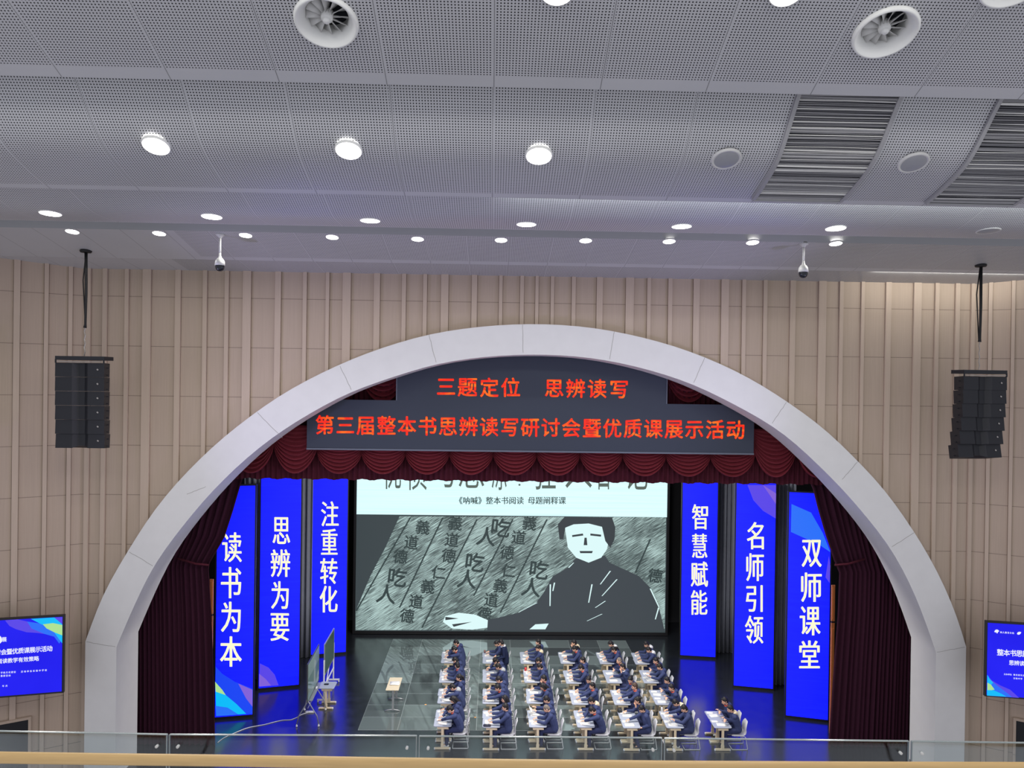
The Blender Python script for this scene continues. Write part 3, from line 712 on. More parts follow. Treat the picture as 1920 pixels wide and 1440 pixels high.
def pleats(mb, xl, xr, z0_, z1_, Y, n, amp, rows=6, wob=0.0, seed=1):
    r_ = random.Random(seed); cols = n*8; ph = [r_.uniform(-0.6, 0.6) for _ in range(n+1)]; am = [r_.uniform(0.6, 1.3) for _ in range(n+1)]
    P = []
    for i in range(rows+1):
        t_ = i/rows; z = z1_+(z0_-z1_)*t_; l = xl(t_) if callable(xl) else xl; r = xr(t_) if callable(xr) else xr; row = []
        for j in range(cols+1):
            s = j/cols; k = min(n-1, int(s*n)); a = am[k]*(1-(s*n-k))+am[k+1]*(s*n-k)
            row.append(Vector((l+(r-l)*s, Y-amp*a*(0.5+0.5*math.cos(2*math.pi*s*n+ph[k]*0.3*t_)), z+(wob*math.sin(s*n*1.7+2) if i == rows else 0))))
        P.append(row)
    mb.grid(P)
YV = 23.35
t = thing('stage_valance', 'maroon swagged valance hanging in scallops across the top of the stage', 'curtain', (1.1, YV, at(960, 845, YV).z))
LV = lambda mb: [setattr(mb, 'v', [(p[0]-t.location.x, p[1]-t.location.y, p[2]-t.location.z) for p in mb.v])]
def swag_px(xa, xb, ytop, ybot, Y=YV, folds=7):
    a, b_ = at(xa, ytop, Y), at(xb, ytop, Y); zb_ = at((xa+xb)/2, ybot, Y).z
    m_ = MB(); swag(m_, a.x, b_.x, a.z, a.z-zb_, Y, folds); LV(m_); obj('swag', m_, [velvet], t, True)
edges = [434, 515.5, 597, 679, 761, 843, 925, 1006.5, 1087, 1167, 1248, 1331, 1413, 1492, 1570]
for i, (a, b_) in enumerate(zip(edges, edges[1:])):
    sl = (a-960)*0.008; inner_b = 580 < a < 1400
    swag_px(a-2, b_+2, (800 if not inner_b else 828)+sl, 891+sl, folds=11 if not inner_b else 9)
for (a, b_) in ((597, 679), (679, 761), (1248, 1331), (1331, 1413)):
    swag_px(a-2, b_+2, 670, 756, YV+0.25, 8)
m_ = MB(); pleats(m_, at(430, 860, YV).x, at(1575, 870, YV).x, at(960, 903, YV+0.1).z, at(960, 640, YV+0.1).z, YV+0.2, 120, 0.07, 2, 0.02); LV(m_); obj('pleated_skirt', m_, [velvet_d], t, True)

def side_curtain(label, pts, xfar, Y, flip):
    E_ = [at(x, y, Y) for x, y in pts]; zt_, zb_ = E_[0].z, E_[-1].z
    T = thing('stage_curtain', label, 'curtain', (E_[-1].x, Y, 0), 0, 'side curtains of the stage')
    def edge(z):
        for p, q in zip(E_, E_[1:]):
            if q.z <= z <= p.z: return p.x+(q.x-p.x)*(p.z-z)/(p.z-q.z+1e-9)
        return E_[-1].x if z < zb_ else E_[0].x
    n, rows = 26, 44; cols = n*8; ph = [rnd.uniform(-0.7, 0.7) for _ in range(n+2)]; am = [rnd.uniform(0.5, 1.4) for _ in range(n+2)]
    zw = at(*pts[4], Y).z; P = []
    for i in range(rows+1):
        z = zt_+(zb_-zt_)*i/rows; e = edge(z); row = []
        for j in range(cols+1):
            s = j/cols; k = int(min(n-1, s*n)); a = am[k]*(1-(s*n-k))+am[k+1]*(s*n-k)
            sx = s**0.8                                    # folds crowd towards the free edge
            row.append(Vector((e+(xfar-e)*(1-(1-sx)) - T.location.x, -0.16*a*(0.5+0.5*math.cos(2*math.pi*s*n+ph[k])), z)))
        P.append(row)
    m_ = MB(); m_.grid(P); o = obj('cloth', m_, [mat('dark_plum_velvet', lin(58, 26, 42), 0.9, noise=0.15, scale=10, spec=0.15)], T, True)
    md_ = o.modifiers.new('s', 'SOLIDIFY'); md_.thickness = 0.012
    w = Vector((edge(zw)-T.location.x, -0.1, zw)); d = 1 if flip else -1
    m_ = MB(); m_.tube([w+Vector((-0.02*d, -0.06, 0)), w+Vector((0.35*d, -0.14, 0.05)), w+Vector((0.9*d, -0.16, 0.22))], 0.035, 8); obj('tieback', m_, [velvet_d], T, True)
    return T
YC = 23.8
side_curtain('maroon velvet curtain tied back at the left side of the stage', [(478,872),(459,891),(440,956),(424,1006),(394,1057),(396,1086),(400,1150),(403,1230),(407,1402)], at(190, 1200, YC).x, YC, False)
side_curtain('maroon velvet curtain tied back at the right side of the stage', [(1502,880),(1519,912),(1528,949),(1542.5,999),(1562,1057),(1569,1066),(1566,1150),(1559,1241),(1548,1404)], at(1760, 1200, YC).x, YC, True)

def leg_drape(label, xa, xb, yb, Y, n=4):
    a, b_ = at(xa, yb, Y), at(xb, yb, Y); z0_ = max(0.015, 0.015)
    T = thing('leg_drape', label, 'drape', ((a.x+b_.x)/2, Y, 0), 0, 'narrow drapes between the banners')
    m_ = MB(); pleats(m_, a.x-T.location.x, b_.x-T.location.x, z0_, 9.4, 0, n, 0.12, 4, 0, int(xa)); o = obj('cloth', m_, [grey_drape], T, True)
    md_ = o.modifiers.new('s', 'SOLIDIFY'); md_.thickness = 0.01
    m_ = MB(); m_.tube([(a.x-T.location.x-0.05, 0.05, 9.42), (b_.x-T.location.x+0.05, 0.05, 9.42)], 0.03); obj('batten', m_, [frame_black], T)
leg_drape('grey drape between the two leftmost blue banners', 455, 492, 1290, 28.9, 4)
leg_drape('grey drape between the second and third blue banners on the left', 556, 584, 1232, 31.2, 3)
leg_drape('grey drape right of the 智慧赋能 banner', 1339, 1380, 1234, 32.0, 5)
leg_drape('grey drape right of the 名师引领 banner', 1446, 1485, 1298, 28.6, 5)
# wooden door leaves just showing beside the outer banners
wood_o = mat('orange_wood', lin(196, 116, 62), 0.5, noise=0.15, scale=20)
for nm, x, ya, yb in (('left', 397.0, 1086, 1153), ('right', 1562.5, 1097, 1166)):
    Y = 24.6; a, b_ = at(x, ya, Y), at(x, yb, Y); T = thing('wooden_door', 'orange wooden door edge between the %s curtain and the outer blue banner' % nm, 'door', (a.x, Y, 0), 0, 'wooden door edges')
    for zlo, zhi in ((0.0, b_.z-0.03), (b_.z+0.03, a.z)):
        m_ = MB(); m_.box((0, 0, (zlo+zhi)/2), (0.11, 0.05, zhi-zlo)); m_.box((0, -0.03, (zlo+zhi)/2), (0.07, 0.02, (zhi-zlo)*0.9)); obj('door_panel', m_, [wood_o], T)
    m_ = MB(); m_.box((0, 0.0, b_.z), (0.09, 0.035, 0.06)); obj('door_rail', m_, [frame_black], T)

# ------------------------------------------------------------------ ceiling fittings
white_p = mat('white_enamel', lin(225, 226, 222), 0.35, noise=0.02)
pale_p = mat('pale_grey_enamel', lin(196, 196, 194), 0.4, noise=0.02)
dark_p = mat('dark_duct', lin(28, 30, 38), 0.8)
lit = emit('lamp_lens', (1.0, 0.97, 0.93), 12.0)
unlit = mat('frosted_lens', lin(150, 152, 156), 0.3)
def frame_at(P, slope): return Matrix.Translation(P) @ Matrix.Rotation(-slope, 4, 'X')
def downlight(px, py, k, rad, label, on=True, group=None, energy=60, slope=None, outer=1.06):
    P, s = ceil_hit(px, py, k); s = s if slope is None else slope
    T = thing('downlight', label, 'ceiling lamp', P, 0, group); T.rotation_euler = (-s, 0, 0)
    if slope is not None: T.location.z -= 0.02
    m_ = MB(); m_.lathe([(rad, 0.03), (rad, -0.010), (rad*outer, -0.010), (rad*outer*1.03, 0.0), (rad*outer*1.03, 0.03)], 28); obj('trim_ring', m_, [white_p if on else pale_p], T, True)
    m_ = MB(); m_.lathe([(0.002, -0.022), (rad*0.5, -0.020), (rad*0.85, -0.015), (rad*1.03, -0.008)], 28); obj('lens', m_, [lit if on else unlit], T, True)
    if not on:
        m_ = MB(); m_.lathe([(0.002, -0.012), (rad*0.35, -0.02), (rad*0.4, 0.0)], 16); obj('reflector', m_, [white_p], T, True)
    if on: lamp('AREA', (0, 0, -0.03), energy, (1.0, 0.97, 0.92), rad*2, parent=T, name='lamp_light')
ordn = ['leftmost', 'second from left', 'third from left', 'fourth from left', 'fifth from left', 'sixth from left', 'seventh from left', 'eighth from left', 'ninth from left', 'tenth from left', 'rightmost']
for i, (x, y) in enumerate(((292.5,271.5),(653.5,280),(1010.5,290))):
    downlight(x, y, 1, 0.195, ('left', 'middle', 'right')[i]+' one of the three large lit downlights on the upper ceiling', True, 'large lit downlights', 75, R(23))
downlight(1362, 297, 1, 0.19, 'unlit round downlight left of the first louvred ceiling grille', False, 'unlit downlights', slope=R(23), outer=1.2)
downlight(1713, 304, 1, 0.19, 'unlit round downlight between the two louvred ceiling grilles', False, 'unlit downlights', slope=R(23), outer=1.2)
for i, (x, y) in enumerate(((94.5,400),(397,406),(694,413.5),(987,420.5),(1278,424.5),(1567,428))):
    downlight(x, y, 2, 0.185, ['leftmost', 'second from left', 'third from left', 'third from right', 'second from right', 'rightmost'][i]+' lit downlight of the six on the middle ceiling band', True, 'middle row of lit downlights', 50)
downlight(1853, 433, 2, 0.185, 'unlit downlight at the right end of the middle ceiling band', False, outer=1.15)
X3 = ((135.5,432.5),(298.5,436),(460.5,439.5),(623,443),(783,446.5),(939.5,448.5),(1098,449.5),(1254.5,451),(1411,453),(1567,455),(1877,457))
for i, (x, y) in enumerate(X3):
    downlight(x, y+1.5, 3, 0.15, ordn[i]+' of the eleven small lit downlights in the row nearest the stage wall', True, 'row of small lit downlights', 26)
downlight(1721, 458, 3, 0.13, 'unlit small downlight between the last two lit ones near the stage wall', False, outer=1.2)
for i, (x, y) in enumerate(((1045,-6),(1475,-4))):
    downlight(x, y-14, 0, 0.2, ('left', 'right')[i]+' lit downlight just above the top edge of the picture', True, 'lit downlights at the top edge', 60, R(22))

def swirl_vent(px, py, label, rad=0.405):
    P, s = ceil_hit(px, py, 0)
    T = thing('swirl_vent', label, 'air vent', P, 0, 'round swirl vents'); T.rotation_euler = (-s, 0, 0)
    m_ = MB(); m_.lathe([(rad, 0.012), (rad*1.01, -0.012), (rad*0.99, -0.04), (rad*0.95, -0.055), (rad*0.90, -0.05), (rad*0.80, 0.0), (rad*0.72, 0.05), (rad*0.67, 0.09), (rad*0.66, 0.24)], 48); obj('flared_ring', m_, [white_p], T, True)
    m_ = MB(); m_.lathe([(0.001, 0.23), (rad*0.67, 0.23)], 24); obj('dark_duct', m_, [dark_p], T)
    m_ = MB(); m_.lathe([(0.001, -0.01), (rad*0.10, -0.008), (rad*0.125, 0.015), (rad*0.14, 0.03), (rad*0.19, 0.045), (rad*0.19, 0.16)], 24); obj('hub', m_, [white_p], T, True)
    for k in range(12):
        rot = Matrix.Rotation(2*math.pi*k/12+0.1, 3, 'Z'); m_ = MB(); rows = []
        for r_ in (rad*0.17, rad*0.40, rad*0.655):
            w = r_*0.42
            rows.append([rot @ Vector((r_, w*0.62, 0.15)), rot @ Vector((r_, w*0.05, 0.12)), rot @ Vector((r_, -w*0.40, 0.068))])
        m_.grid(rows); o = obj('blade', m_, [pale_p], T, True); sd = o.modifiers.new('s', 'SOLIDIFY'); sd.thickness = 0.006
swirl_vent(612, 40, 'round white swirl air vent on the upper ceiling, left of centre')
swirl_vent(1660, 60, 'round white swirl air vent on the upper ceiling, right side')
swirl_vent(1905, -42, 'round white swirl air vent cut by the top right corner')

def grille(xa, xb, label, seed):
    r_ = random.Random(seed); b_ = BANDS[1]
    L = [0.0]
    for p, q in zip(b_, b_[1:]): L.append(L[-1]+math.hypot(q[0]-p[0], q[1]-p[1]))
    def pt(s, off):
        for i, (p, q) in enumerate(zip(b_, b_[1:])):
            if s <= L[i+1] or i == len(b_)-2:
                f = (s-L[i])/(L[i+1]-L[i]); n = Vector((0, q[1]-p[1], -(q[0]-p[0]))).normalized()
                return Vector((0, p[0]+(q[0]-p[0])*f, p[1]+(q[1]-p[1])*f)) + n*off
    e = L[-1]-0.17; c = pt(e/2, 0); T = thing('ceiling_grille', label, 'air grille', ((xa+xb)/2, c.y, c.z), 0, 'louvred ceiling grilles')
    hw = (xb-xa)/2; loc = lambda x, s, off: pt(s, off)+Vector((x, -c.y, -c.z))
    S = [e*i/24 for i in range(25)]
    m_ = MB(); m_.grid([[loc(-hw, s, 0.012), loc(hw, s, 0.012)] for s in S]); obj('dark_backing', m_, [dark_p], T)
    m_ = MB()
    for sx in (-1, 1): m_.grid([[loc(sx*hw-0.03, s, 0.05), loc(sx*hw+0.03, s, 0.05)] for s in S]); m_.grid([[loc(sx*hw-0.03, s, 0.0), loc(sx*hw-0.03, s, 0.05)] for s in S]); m_.grid([[loc(sx*hw+0.03, s, 0.05), loc(sx*hw+0.03, s, 0.0)] for s in S])
    m_.tube([loc(-hw, e, 0.04), loc(hw, e, 0.04)], 0.022, 6)
    obj('frame', m_, [mat('grille_frame', lin(150, 150, 152), 0.5)], T)
    m_ = MB(); s = 0.05; k = 0
    while s < e-0.03:
        thick = r_.choice((0.006, 0.007, 0.008, 0.011)); off = r_.uniform(0.018, 0.035); d1, d2 = r_.uniform(-0.008, 0.008), r_.uniform(-0.008, 0.008)
        m_.tube([loc(-hw+0.02, s+d1, off), loc(0, s, off), loc(hw-0.02, s+d2, off)], thick, 5, r_.choice((0, 0, 1, 1, 2))); s += r_.uniform(0.015, 0.028)
    obj('louvre_slats', m_, [mat('slat_dark', lin(100, 100, 104), 0.5), mat('slat_mid', lin(150, 150, 152), 0.5), mat('slat_light', lin(214, 214, 210), 0.5)], T)
grille(GRX[0], GRX[1], 'dark louvred ceiling grille between the two unlit downlights', 1)
gw = GRX[1]-GRX[0]
grille(GRX[0]+2*gw-0.02, GRX[1]+2*gw, 'dark louvred ceiling grille at the right edge of the picture', 2)

# cove lights: a strip behind the second band, one over the right wall
cx0, cx1 = at(945, 372, 13.0).x, 12.0
T = thing('cove_strip_light', 'hidden white strip light glowing behind the second ceiling band', 'strip light', ((cx0+cx1)/2, 12.99, BANDS[1][-1][1]+0.10))
m_ = MB(); m_.box((0, 0, 0), (cx1-cx0, 0.02, 0.03)); obj('channel', m_, [white_p], T); m_ = MB(); m_.box((0, 0.014, 0.0), (cx1-cx0, 0.006, 0.02)); obj('diffuser', m_, [emit('strip_lens', (0.95, 1.0, 0.97), 1.5)], T)
lamp('AREA', (0, 0.05, 0.0), 60, (0.93, 1.0, 0.98), cx1-cx0, 0.03, rot=(R(90), 0, 0), parent=T, name='strip_glow')
xr0 = at(1640, 500, 20.6).x
T = thing('cove_strip_light', 'hidden strip light washing the top of the right wall', 'strip light', (xr0+2.2, 20.56, BANDS[3][-1][1]+0.10))
m_ = MB(); m_.box((0, 0, 0), (4.4, 0.02, 0.03)); obj('channel', m_, [white_p], T); m_ = MB(); m_.box((0, 0.014, 0.0), (4.4, 0.006, 0.02)); obj('diffuser', m_, [emit('strip_lens', (0.95, 1.0, 0.97), 1.5)], T)
lamp('AREA', (0, 0.05, -0.08), 34, (1.0, 0.98, 0.9), 4.4, 0.03, rot=(R(75), 0, 0), parent=T, name='strip_glow')

# ------------------------------------------------------------------ hung loudspeakers and dome cameras
spk = mat('black_loudspeaker', lin(22, 24, 32), 0.55, noise=0.1, scale=30)
steel = mat('bright_steel', lin(170, 165, 160), 0.3, 0.9)
cable_m = mat('black_cable', lin(18, 18, 20), 0.6)
def line_array(label, cx, ytop, ybot, wpx, mount, yaw, lean):
    Y = 19.75; top = at(cx, ytop, Y); w = wpx/1402*Y*0.985; h = (top-at(cx, ybot, Y)).length
    M_ = ceil_hit(*mount, 3)[0]; top = Vector((M_.x, M_.y, top.z))
    T = thing('line_array_speaker', label, 'loudspeaker', top, 0, 'hung line array loudspeakers'); rz = Matrix.Rotation(yaw, 3, 'Z')
    m_ = MB(); m_.box(rz @ Vector((0, 0, -0.05)), (w, 0.5, 0.10), rz)
    for sx in (-1, 1): m_.box(rz @ Vector((sx*w*0.49, -0.24, -0.13)), (0.03, 0.03, 0.10), rz)
    obj('flying_frame', m_, [spk], T)
    m_ = MB(); m_.tube([rz @ Vector((-w*0.46, -0.26, -0.135)), rz @ Vector((0, -0.27, -0.15)), rz @ Vector((w*0.46, -0.26, -0.135))], 0.012, 6); obj('sling', m_, [steel], T)
    ch = (h-0.17)/6.0; z = -0.17; tilt = 0.0; y = 0.0
    for k in range(6):
        tilt += lean; rot = rz @ Matrix.Rotation(-tilt, 3, 'X'); c = Vector((0, y, z-ch/2)); pos = rz @ c
        m_ = MB(); hh = ch*0.49; d = 0.26
        prof = [(-w/2, -d+0.02), (-w*0.16, -d+0.02), (-w*0.06, -d+0.13), (w*0.06, -d+0.13), (w*0.16, -d+0.02), (w/2, -d+0.02), (w*0.42, d), (-w*0.42, d)]
        low = hh*(0.75 if k == 5 else 1)
        vs = [rot @ Vector((a, b_, hh)) for a, b_ in prof] + [rot @ Vector((a, b_, -hh + (0.06 if (k == 5 and abs(a) < w*0.1) else 0))) for a, b_ in prof]
        n = len(prof); m_.add([p+pos for p in vs], [tuple(range(n-1, -1, -1)), tuple(range(n, 2*n))]+[(i, (i+1) % n, n+(i+1) % n, n+i) for i in range(n)])
        for sx in (-1, 1):
            for sz in (-0.7, 0.3): m_.box(pos + rot @ Vector((sx*(w/2+0.02), -0.1, sz*hh)), (0.05, 0.04, 0.025), rot)
        cab = obj('cabinet', m_, [spk], T)
        m_ = MB(); m_.box(pos + rot @ Vector((w*0.37, -d+0.012, 0.01)), (0.045, 0.012, 0.035), rot @ Matrix.Rotation(R(35), 3, 'Y')); obj('badge', m_, [steel], cab)
        z -= ch; y += math.sin(tilt)*ch
    L_ = M_.z-top.z; zc_ = L_*0.27
    m_ = MB()
    for i in range(7): m_.tube([(0.014*(1 if i % 2 else -1), 0, 0.02+zc_*i/7), (0.014*(-1 if i % 2 else 1), 0, 0.02+zc_*(i+1)/7)], 0.014, 6)
    obj('hoist_chain', m_, [steel], T)
    m_ = MB(); m_.tube([(0, 0, zc_), (0.01, 0, zc_+0.1), (0.02, 0, L_*0.6), (0.005, 0, L_)], [0.045, 0.03, 0.035, 0.04], 8); m_.tube([(0, 0.03, zc_), (-0.08, 0.03, L_*0.72), (0.0, 0.02, L_)], 0.016, 6); obj('suspension_cable', m_, [cable_m], T, True)
    m_ = MB(); m_.lathe([(0.001, L_-0.05), (0.13, L_-0.05), (0.15, L_-0.01), (0.13, L_+0.03)], 16); obj('ceiling_rose', m_, [cable_m], T, True)
line_array('black six-cabinet loudspeaker array hung left of the arch', 160, 668, 842, 90, (161, 470), 0.02, R(0.6))
line_array('black six-cabinet loudspeaker array hung right of the arch, leaning slightly', 1836, 694, 861, 90, (1839, 497), 0.09, R(1.7))
def dome_camera(label, mount, ybot):
    P = ceil_hit(*mount, 3)[0]; zb_ = at(mount[0], ybot, P.y).z-P.z
    T = thing('dome_camera', label, 'security camera', P, 0, 'ceiling dome cameras')
    m_ = MB(); m_.lathe([(0.001, 0.03), (0.11, 0.03), (0.11, -0.02), (0.06, -0.05), (0.03, -0.09)], 16); obj('ceiling_flange', m_, [pale_p], T, True)
    hd = 0.34; m_ = MB(); m_.tube([(0, 0, -0.05), (0, 0, zb_*0.5)], 0.026, 10); m_.tube([(0, 0, zb_*0.5), (0, 0, zb_+hd)], 0.030, 10); obj('drop_pole', m_, [white_p], T, True)
    m_ = MB(); m_.lathe([(0.03, zb_+hd+0.05), (0.045, zb_+hd), (0.07, zb_+hd-0.02), (0.11, zb_+hd-0.08), (0.125, zb_+0.15), (0.001, zb_+0.15)], 20); obj('housing', m_, [white_p], T, True)
    m_ = MB(); m_.lathe([(0.108, zb_+0.155), (0.108, zb_+0.09), (0.09, zb_+0.04), (0.05, zb_+0.008), (0.001, zb_)], 20); o = obj('smoked_dome', m_, [mat('smoked_dome', lin(26, 30, 38), 0.12)], T, True)
    m_ = MB(); m_.lathe([(0.001, 0.0), (0.04, 0.0), (0.045, -0.02)], 14, Matrix.Translation((0, -0.098, zb_+0.10)) @ Matrix.Rotation(R(90), 4, 'X')); obj('lens', m_, [mat('camera_lens', lin(60, 70, 78), 0.2)], o, True)
dome_camera('white dome security camera on a drop pole, left side', (413, 440), 509)
dome_camera('white dome security camera on a drop pole, right side', (1507, 457), 521.5)

# ------------------------------------------------------------------ dark openings low in the side walls
for nm, S, D, pxs, py, lab in (('door_1', SL_, dl, (-60, 53), 1348, ''), ('door_2', SR_, dr, (1905, 2010), 1350, '')):
    N = Vector((D[1], -D[0], 0)); N = N if N.y < 0 else -N
    a, b_ = [hit(x, py, Vector((S[0], S[1], 0))+N*0.06, N) for x in pxs]; h = a.z if nm == 'door_2' else b_.z
    ang = math.atan2(D[1], D[0]); rot = Matrix.Rotation(ang, 3, 'Z'); c = (a+b_)/2; w = (Vector((a.x, a.y))-Vector((b_.x, b_.y))).length
    m_ = MB(); m_.box((c.x, c.y, (h-1.2)/2), (w, 0.04, h+1.2), rot); o = struct(nm, m_, [mat('dark_doorway', lin(16, 17, 24), 0.6)])
    m_ = MB(); m_.box(Vector((c.x, c.y, h+0.03)), (w+0.14, 0.09, 0.07), rot)
    for sx in (-1, 1): m_.box(Vector((c.x, c.y, (h-1.2)/2))+rot @ Vector((sx*(w/2+0.035), 0, 0)), (0.07, 0.09, h+1.2), rot)
    obj('door_frame', m_, [timber_m], o)

# ------------------------------------------------------------------ balcony: glass panels and timber handrail
glass, nt, b = nodes_of('clear_glass')
for n_ in list(nt.nodes):
    if n_.type != 'OUTPUT_MATERIAL': nt.nodes.remove(n_)
outn = [n_ for n_ in nt.nodes if n_.type == 'OUTPUT_MATERIAL'][0]
tr = NN(nt, 'ShaderNodeBsdfTransparent'); tr.inputs[0].default_value = (0.86, 0.90, 0.90, 1); gl = NN(nt, 'ShaderNodeBsdfGlossy'); gl.inputs['Roughness'].default_value = 0.02
fr = NN(nt, 'ShaderNodeFresnel'); fr.inputs[0].default_value = 1.5; mx = NN(nt, 'ShaderNodeMixShader')
nt.links.new(math_n(nt, 'MULTIPLY', fr.outputs[0], 0.9), mx.inputs[0]); nt.links.new(tr.outputs[0], mx.inputs[1]); nt.links.new(gl.outputs[0], mx.inputs[2]); nt.links.new(mx.outputs[0], outn.inputs[0])
edge_m = mat('glass_edge', lin(150, 160, 160), 0.2)
ZG, ZR = CAM.z-1.965, CAM.z-2.03
GP = [(-330,1364,313.5,1377),(318.5,1377,781,1379.5),(786.5,1380,1240.5,1383.5),(1246,1384,1703.5,1389.5),(1709.5,1389.8,2230,1397)]
glab = ['glass balcony panel at the left end of the railing', 'glass balcony panel in front of the left curtain', 'glass balcony panel in front of the middle desks', 'glass balcony panel in front of the right banners and curtain', 'glass balcony panel at the right end of the railing']
for (xa, ya, xb, yb), lab in zip(GP, glab):
    A, B = flr(xa, ya, ZG), flr(xb, yb, ZG); d = B-A; ang = math.atan2(d.y, d.x); rot = Matrix.Rotation(ang, 3, 'Z'); L_ = d.length
    T = thing('glass_balustrade', lab, 'glass panel', ((A+B)/2-Vector((0, 0, 1.05))), 0, 'balcony glass panels'); T.rotation_euler = (0, 0, ang)
    m_ = MB(); m_.box((0, 0, 0.525), (L_, 0.012, 1.05)); obj('pane', m_, [glass], T)
    m_ = MB(); m_.box((0, 0, 1.05), (L_, 0.014, 0.004)); m_.box((-L_/2, 0, 0.525), (0.005, 0.014, 1.05)); m_.box((L_/2, 0, 0.525), (0.005, 0.014, 1.05)); obj('polished_edge', m_, [edge_m], T)
    for sx in (-1, 1):
        m_ = MB(); m_.lathe([(0.001, -0.010), (0.008, -0.009), (0.008, 0.009), (0.001, 0.010)], 12, Matrix.Translation((sx*(L_/2-0.05), -0.012, 0.99)) @ Matrix.Rotation(R(90), 4, 'X')); obj('glass_clamp', m_, [white_p], T, True)
RP = [(-300,1416,),(0,1420.4),(210,1423.5),(420,1426),(660,1430),(925,1434),(1250,1437.2),(1580,1439),(1910,1439.8),(2200,1440)]
P = [flr(x, y, ZR) for x, y in RP]
T = thing('handrail', 'pale timber handrail running along the bottom of the picture', 'handrail', (P[4].x, P[4].y, ZR))
m_ = MB(); m_.tube([Vector(c)-Vector(T.location) for c in crom3(P)] if 'crom3' in globals() else [p-Vector(T.location) for p in P], 0.029, 16); obj('rail', m_, [mat('pale_oak', lin(214, 178, 118), 0.4, noise=0.12, scale=6, stretch=(1, 14, 14))], T, True)
for x in (330, 1238, 1720):
    p = flr(x, 1440, ZR); q = Vector((p.x, p.y, 0)); m_ = MB(); m_.tube([(p.x-T.location.x, p.y-T.location.y, -0.03), (p.x-T.location.x, p.y-T.location.y+0.05, -0.09), (p.x-T.location.x, p.y-T.location.y+0.1, -0.10)], 0.009, 8); obj('rail_bracket', m_, [steel], T, True)
m_ = MB(); m_.box((0, 4.12, ZG-1.08), (9, 0.2, 0.08)); struct('trim_2', m_, [mat('balcony_shoe', lin(90, 90, 92), 0.4, 0.6)])
# ------------------------------------------------------------------ desks, chairs, students
top_m = mat('grey_desk_top', lin(168, 174, 190), 0.45, noise=0.04, scale=5)
leg_m = mat('beige_steel', lin(226, 208, 176), 0.45, noise=0.03)
cap_m = mat('pale_foot_cap', lin(214, 216, 222), 0.5)
chair_m = mat('pale_grey_plastic', lin(206, 206, 210), 0.4, noise=0.02)
chrome_m = mat('white_steel_tube', lin(214, 216, 214), 0.35, noise=0.02)
paper_m = mat('white_paper', lin(246, 245, 240), 0.7, noise=0.015, scale=30)
DW, DL, DH = 0.56, 0.60, 0.75           # along x, along depth, height
def make_desk():
    T = bpy.data.objects.new('school_desk', None); COL.objects.link(T)
    m_ = MB(); m_.rbox((0, 0, DH-0.014), (DW, DL-0.006, 0.028), 0.055, n=4); obj('tabletop', m_, [top_m], T)
    m_ = MB(); m_.box((0.02, 0, DH-0.085), (0.34, DL-0.16, 0.10)); obj('book_tray', m_, [leg_m], T)
    for sy in (-1, 1):
        y = sy*(DL/2-0.055)
        m_ = MB(); m_.box((0, y, 0.40), (0.075, 0.045, 0.56)); m_.add([(-0.17, y-0.022, DH-0.03), (0.17, y-0.022, DH-0.03), (0.15, y-0.022, DH-0.10), (-0.15, y-0.022, DH-0.10), (-0.17, y+0.022, DH-0.03), (0.17, y+0.022, DH-0.03), (0.15, y+0.022, DH-0.10), (-0.15, y+0.022, DH-0.10)],
              [(0,1,2,3),(7,6,5,4),(0,4,5,1),(1,5,6,2),(2,6,7,3),(3,7,4,0)]); m_.box((0, y, 0.10), (0.095, 0.055, 0.14))
        L_ = obj('leg', m_, [leg_m], T)
        m_ = MB(); m_.rbox((0, y, 0.035), (0.50, 0.06, 0.05), 0.02); obj('foot_bar', m_, [leg_m], L_)
        m_ = MB()
        for sx in (-1, 1): m_.rbox((sx*0.238, y, 0.028), (0.045, 0.066, 0.055), 0.015)
        obj('foot_caps', m_, [cap_m], L_)
    return T
def make_chair():
    # the sitter faces -x; the origin lies under the hips
    T = bpy.data.objects.new('school_chair', None); COL.objects.link(T)
    prof = [(-0.235, 0.425), (-0.215, 0.447), (-0.10, 0.445), (0.05, 0.437), (0.14, 0.445), (0.19, 0.49), (0.205, 0.56), (0.195, 0.64), (0.205, 0.72), (0.235, 0.80), (0.265, 0.86), (0.275, 0.875)]
    rows = []
    for i, (x, z) in enumerate(prof):
        w = 0.205 if i < 6 else 0.20-0.035*max(0, i-8)
        if i == len(prof)-1: w *= 0.75
        rows.append([Vector((x+0.03*(j/6.0-0.5)**2*(-4 if i > 5 else 0)*-0.25, w*(j/3.0-1), z+(0.012*abs(j/3.0-1)**2 if i < 5 else 0))) for j in range(7)])
    m_ = MB(); m_.grid(rows); o = obj('seat_shell', m_, [chair_m], T, True); s = o.modifiers.new('s', 'SOLIDIFY'); s.thickness = 0.014; s.offset = 0
    for sy in (-1, 1):
        y = sy*0.19
        m_ = MB(); m_.tube([(-0.19, y*0.9, 0.425), (0.12, y*0.9, 0.42), (0.19, y, 0.40), (0.205, y, 0.36), (0.255, y*1.08, 0.05), (0.25, y*1.08, 0.016), (0.22, y*1.08, 0.013), (-0.24, y*1.08, 0.013)], 0.0125, 8)
        obj('frame_leg', m_, [chrome_m], T, True)
    m_ = MB(); m_.tube([(-0.235, -0.205, 0.013), (-0.235, 0.205, 0.013)], 0.011, 8); m_.tube([(0.13, -0.17, 0.42), (0.13, 0.17, 0.42)], 0.011, 8); obj('stretcher', m_, [chrome_m], T, True)
    return T

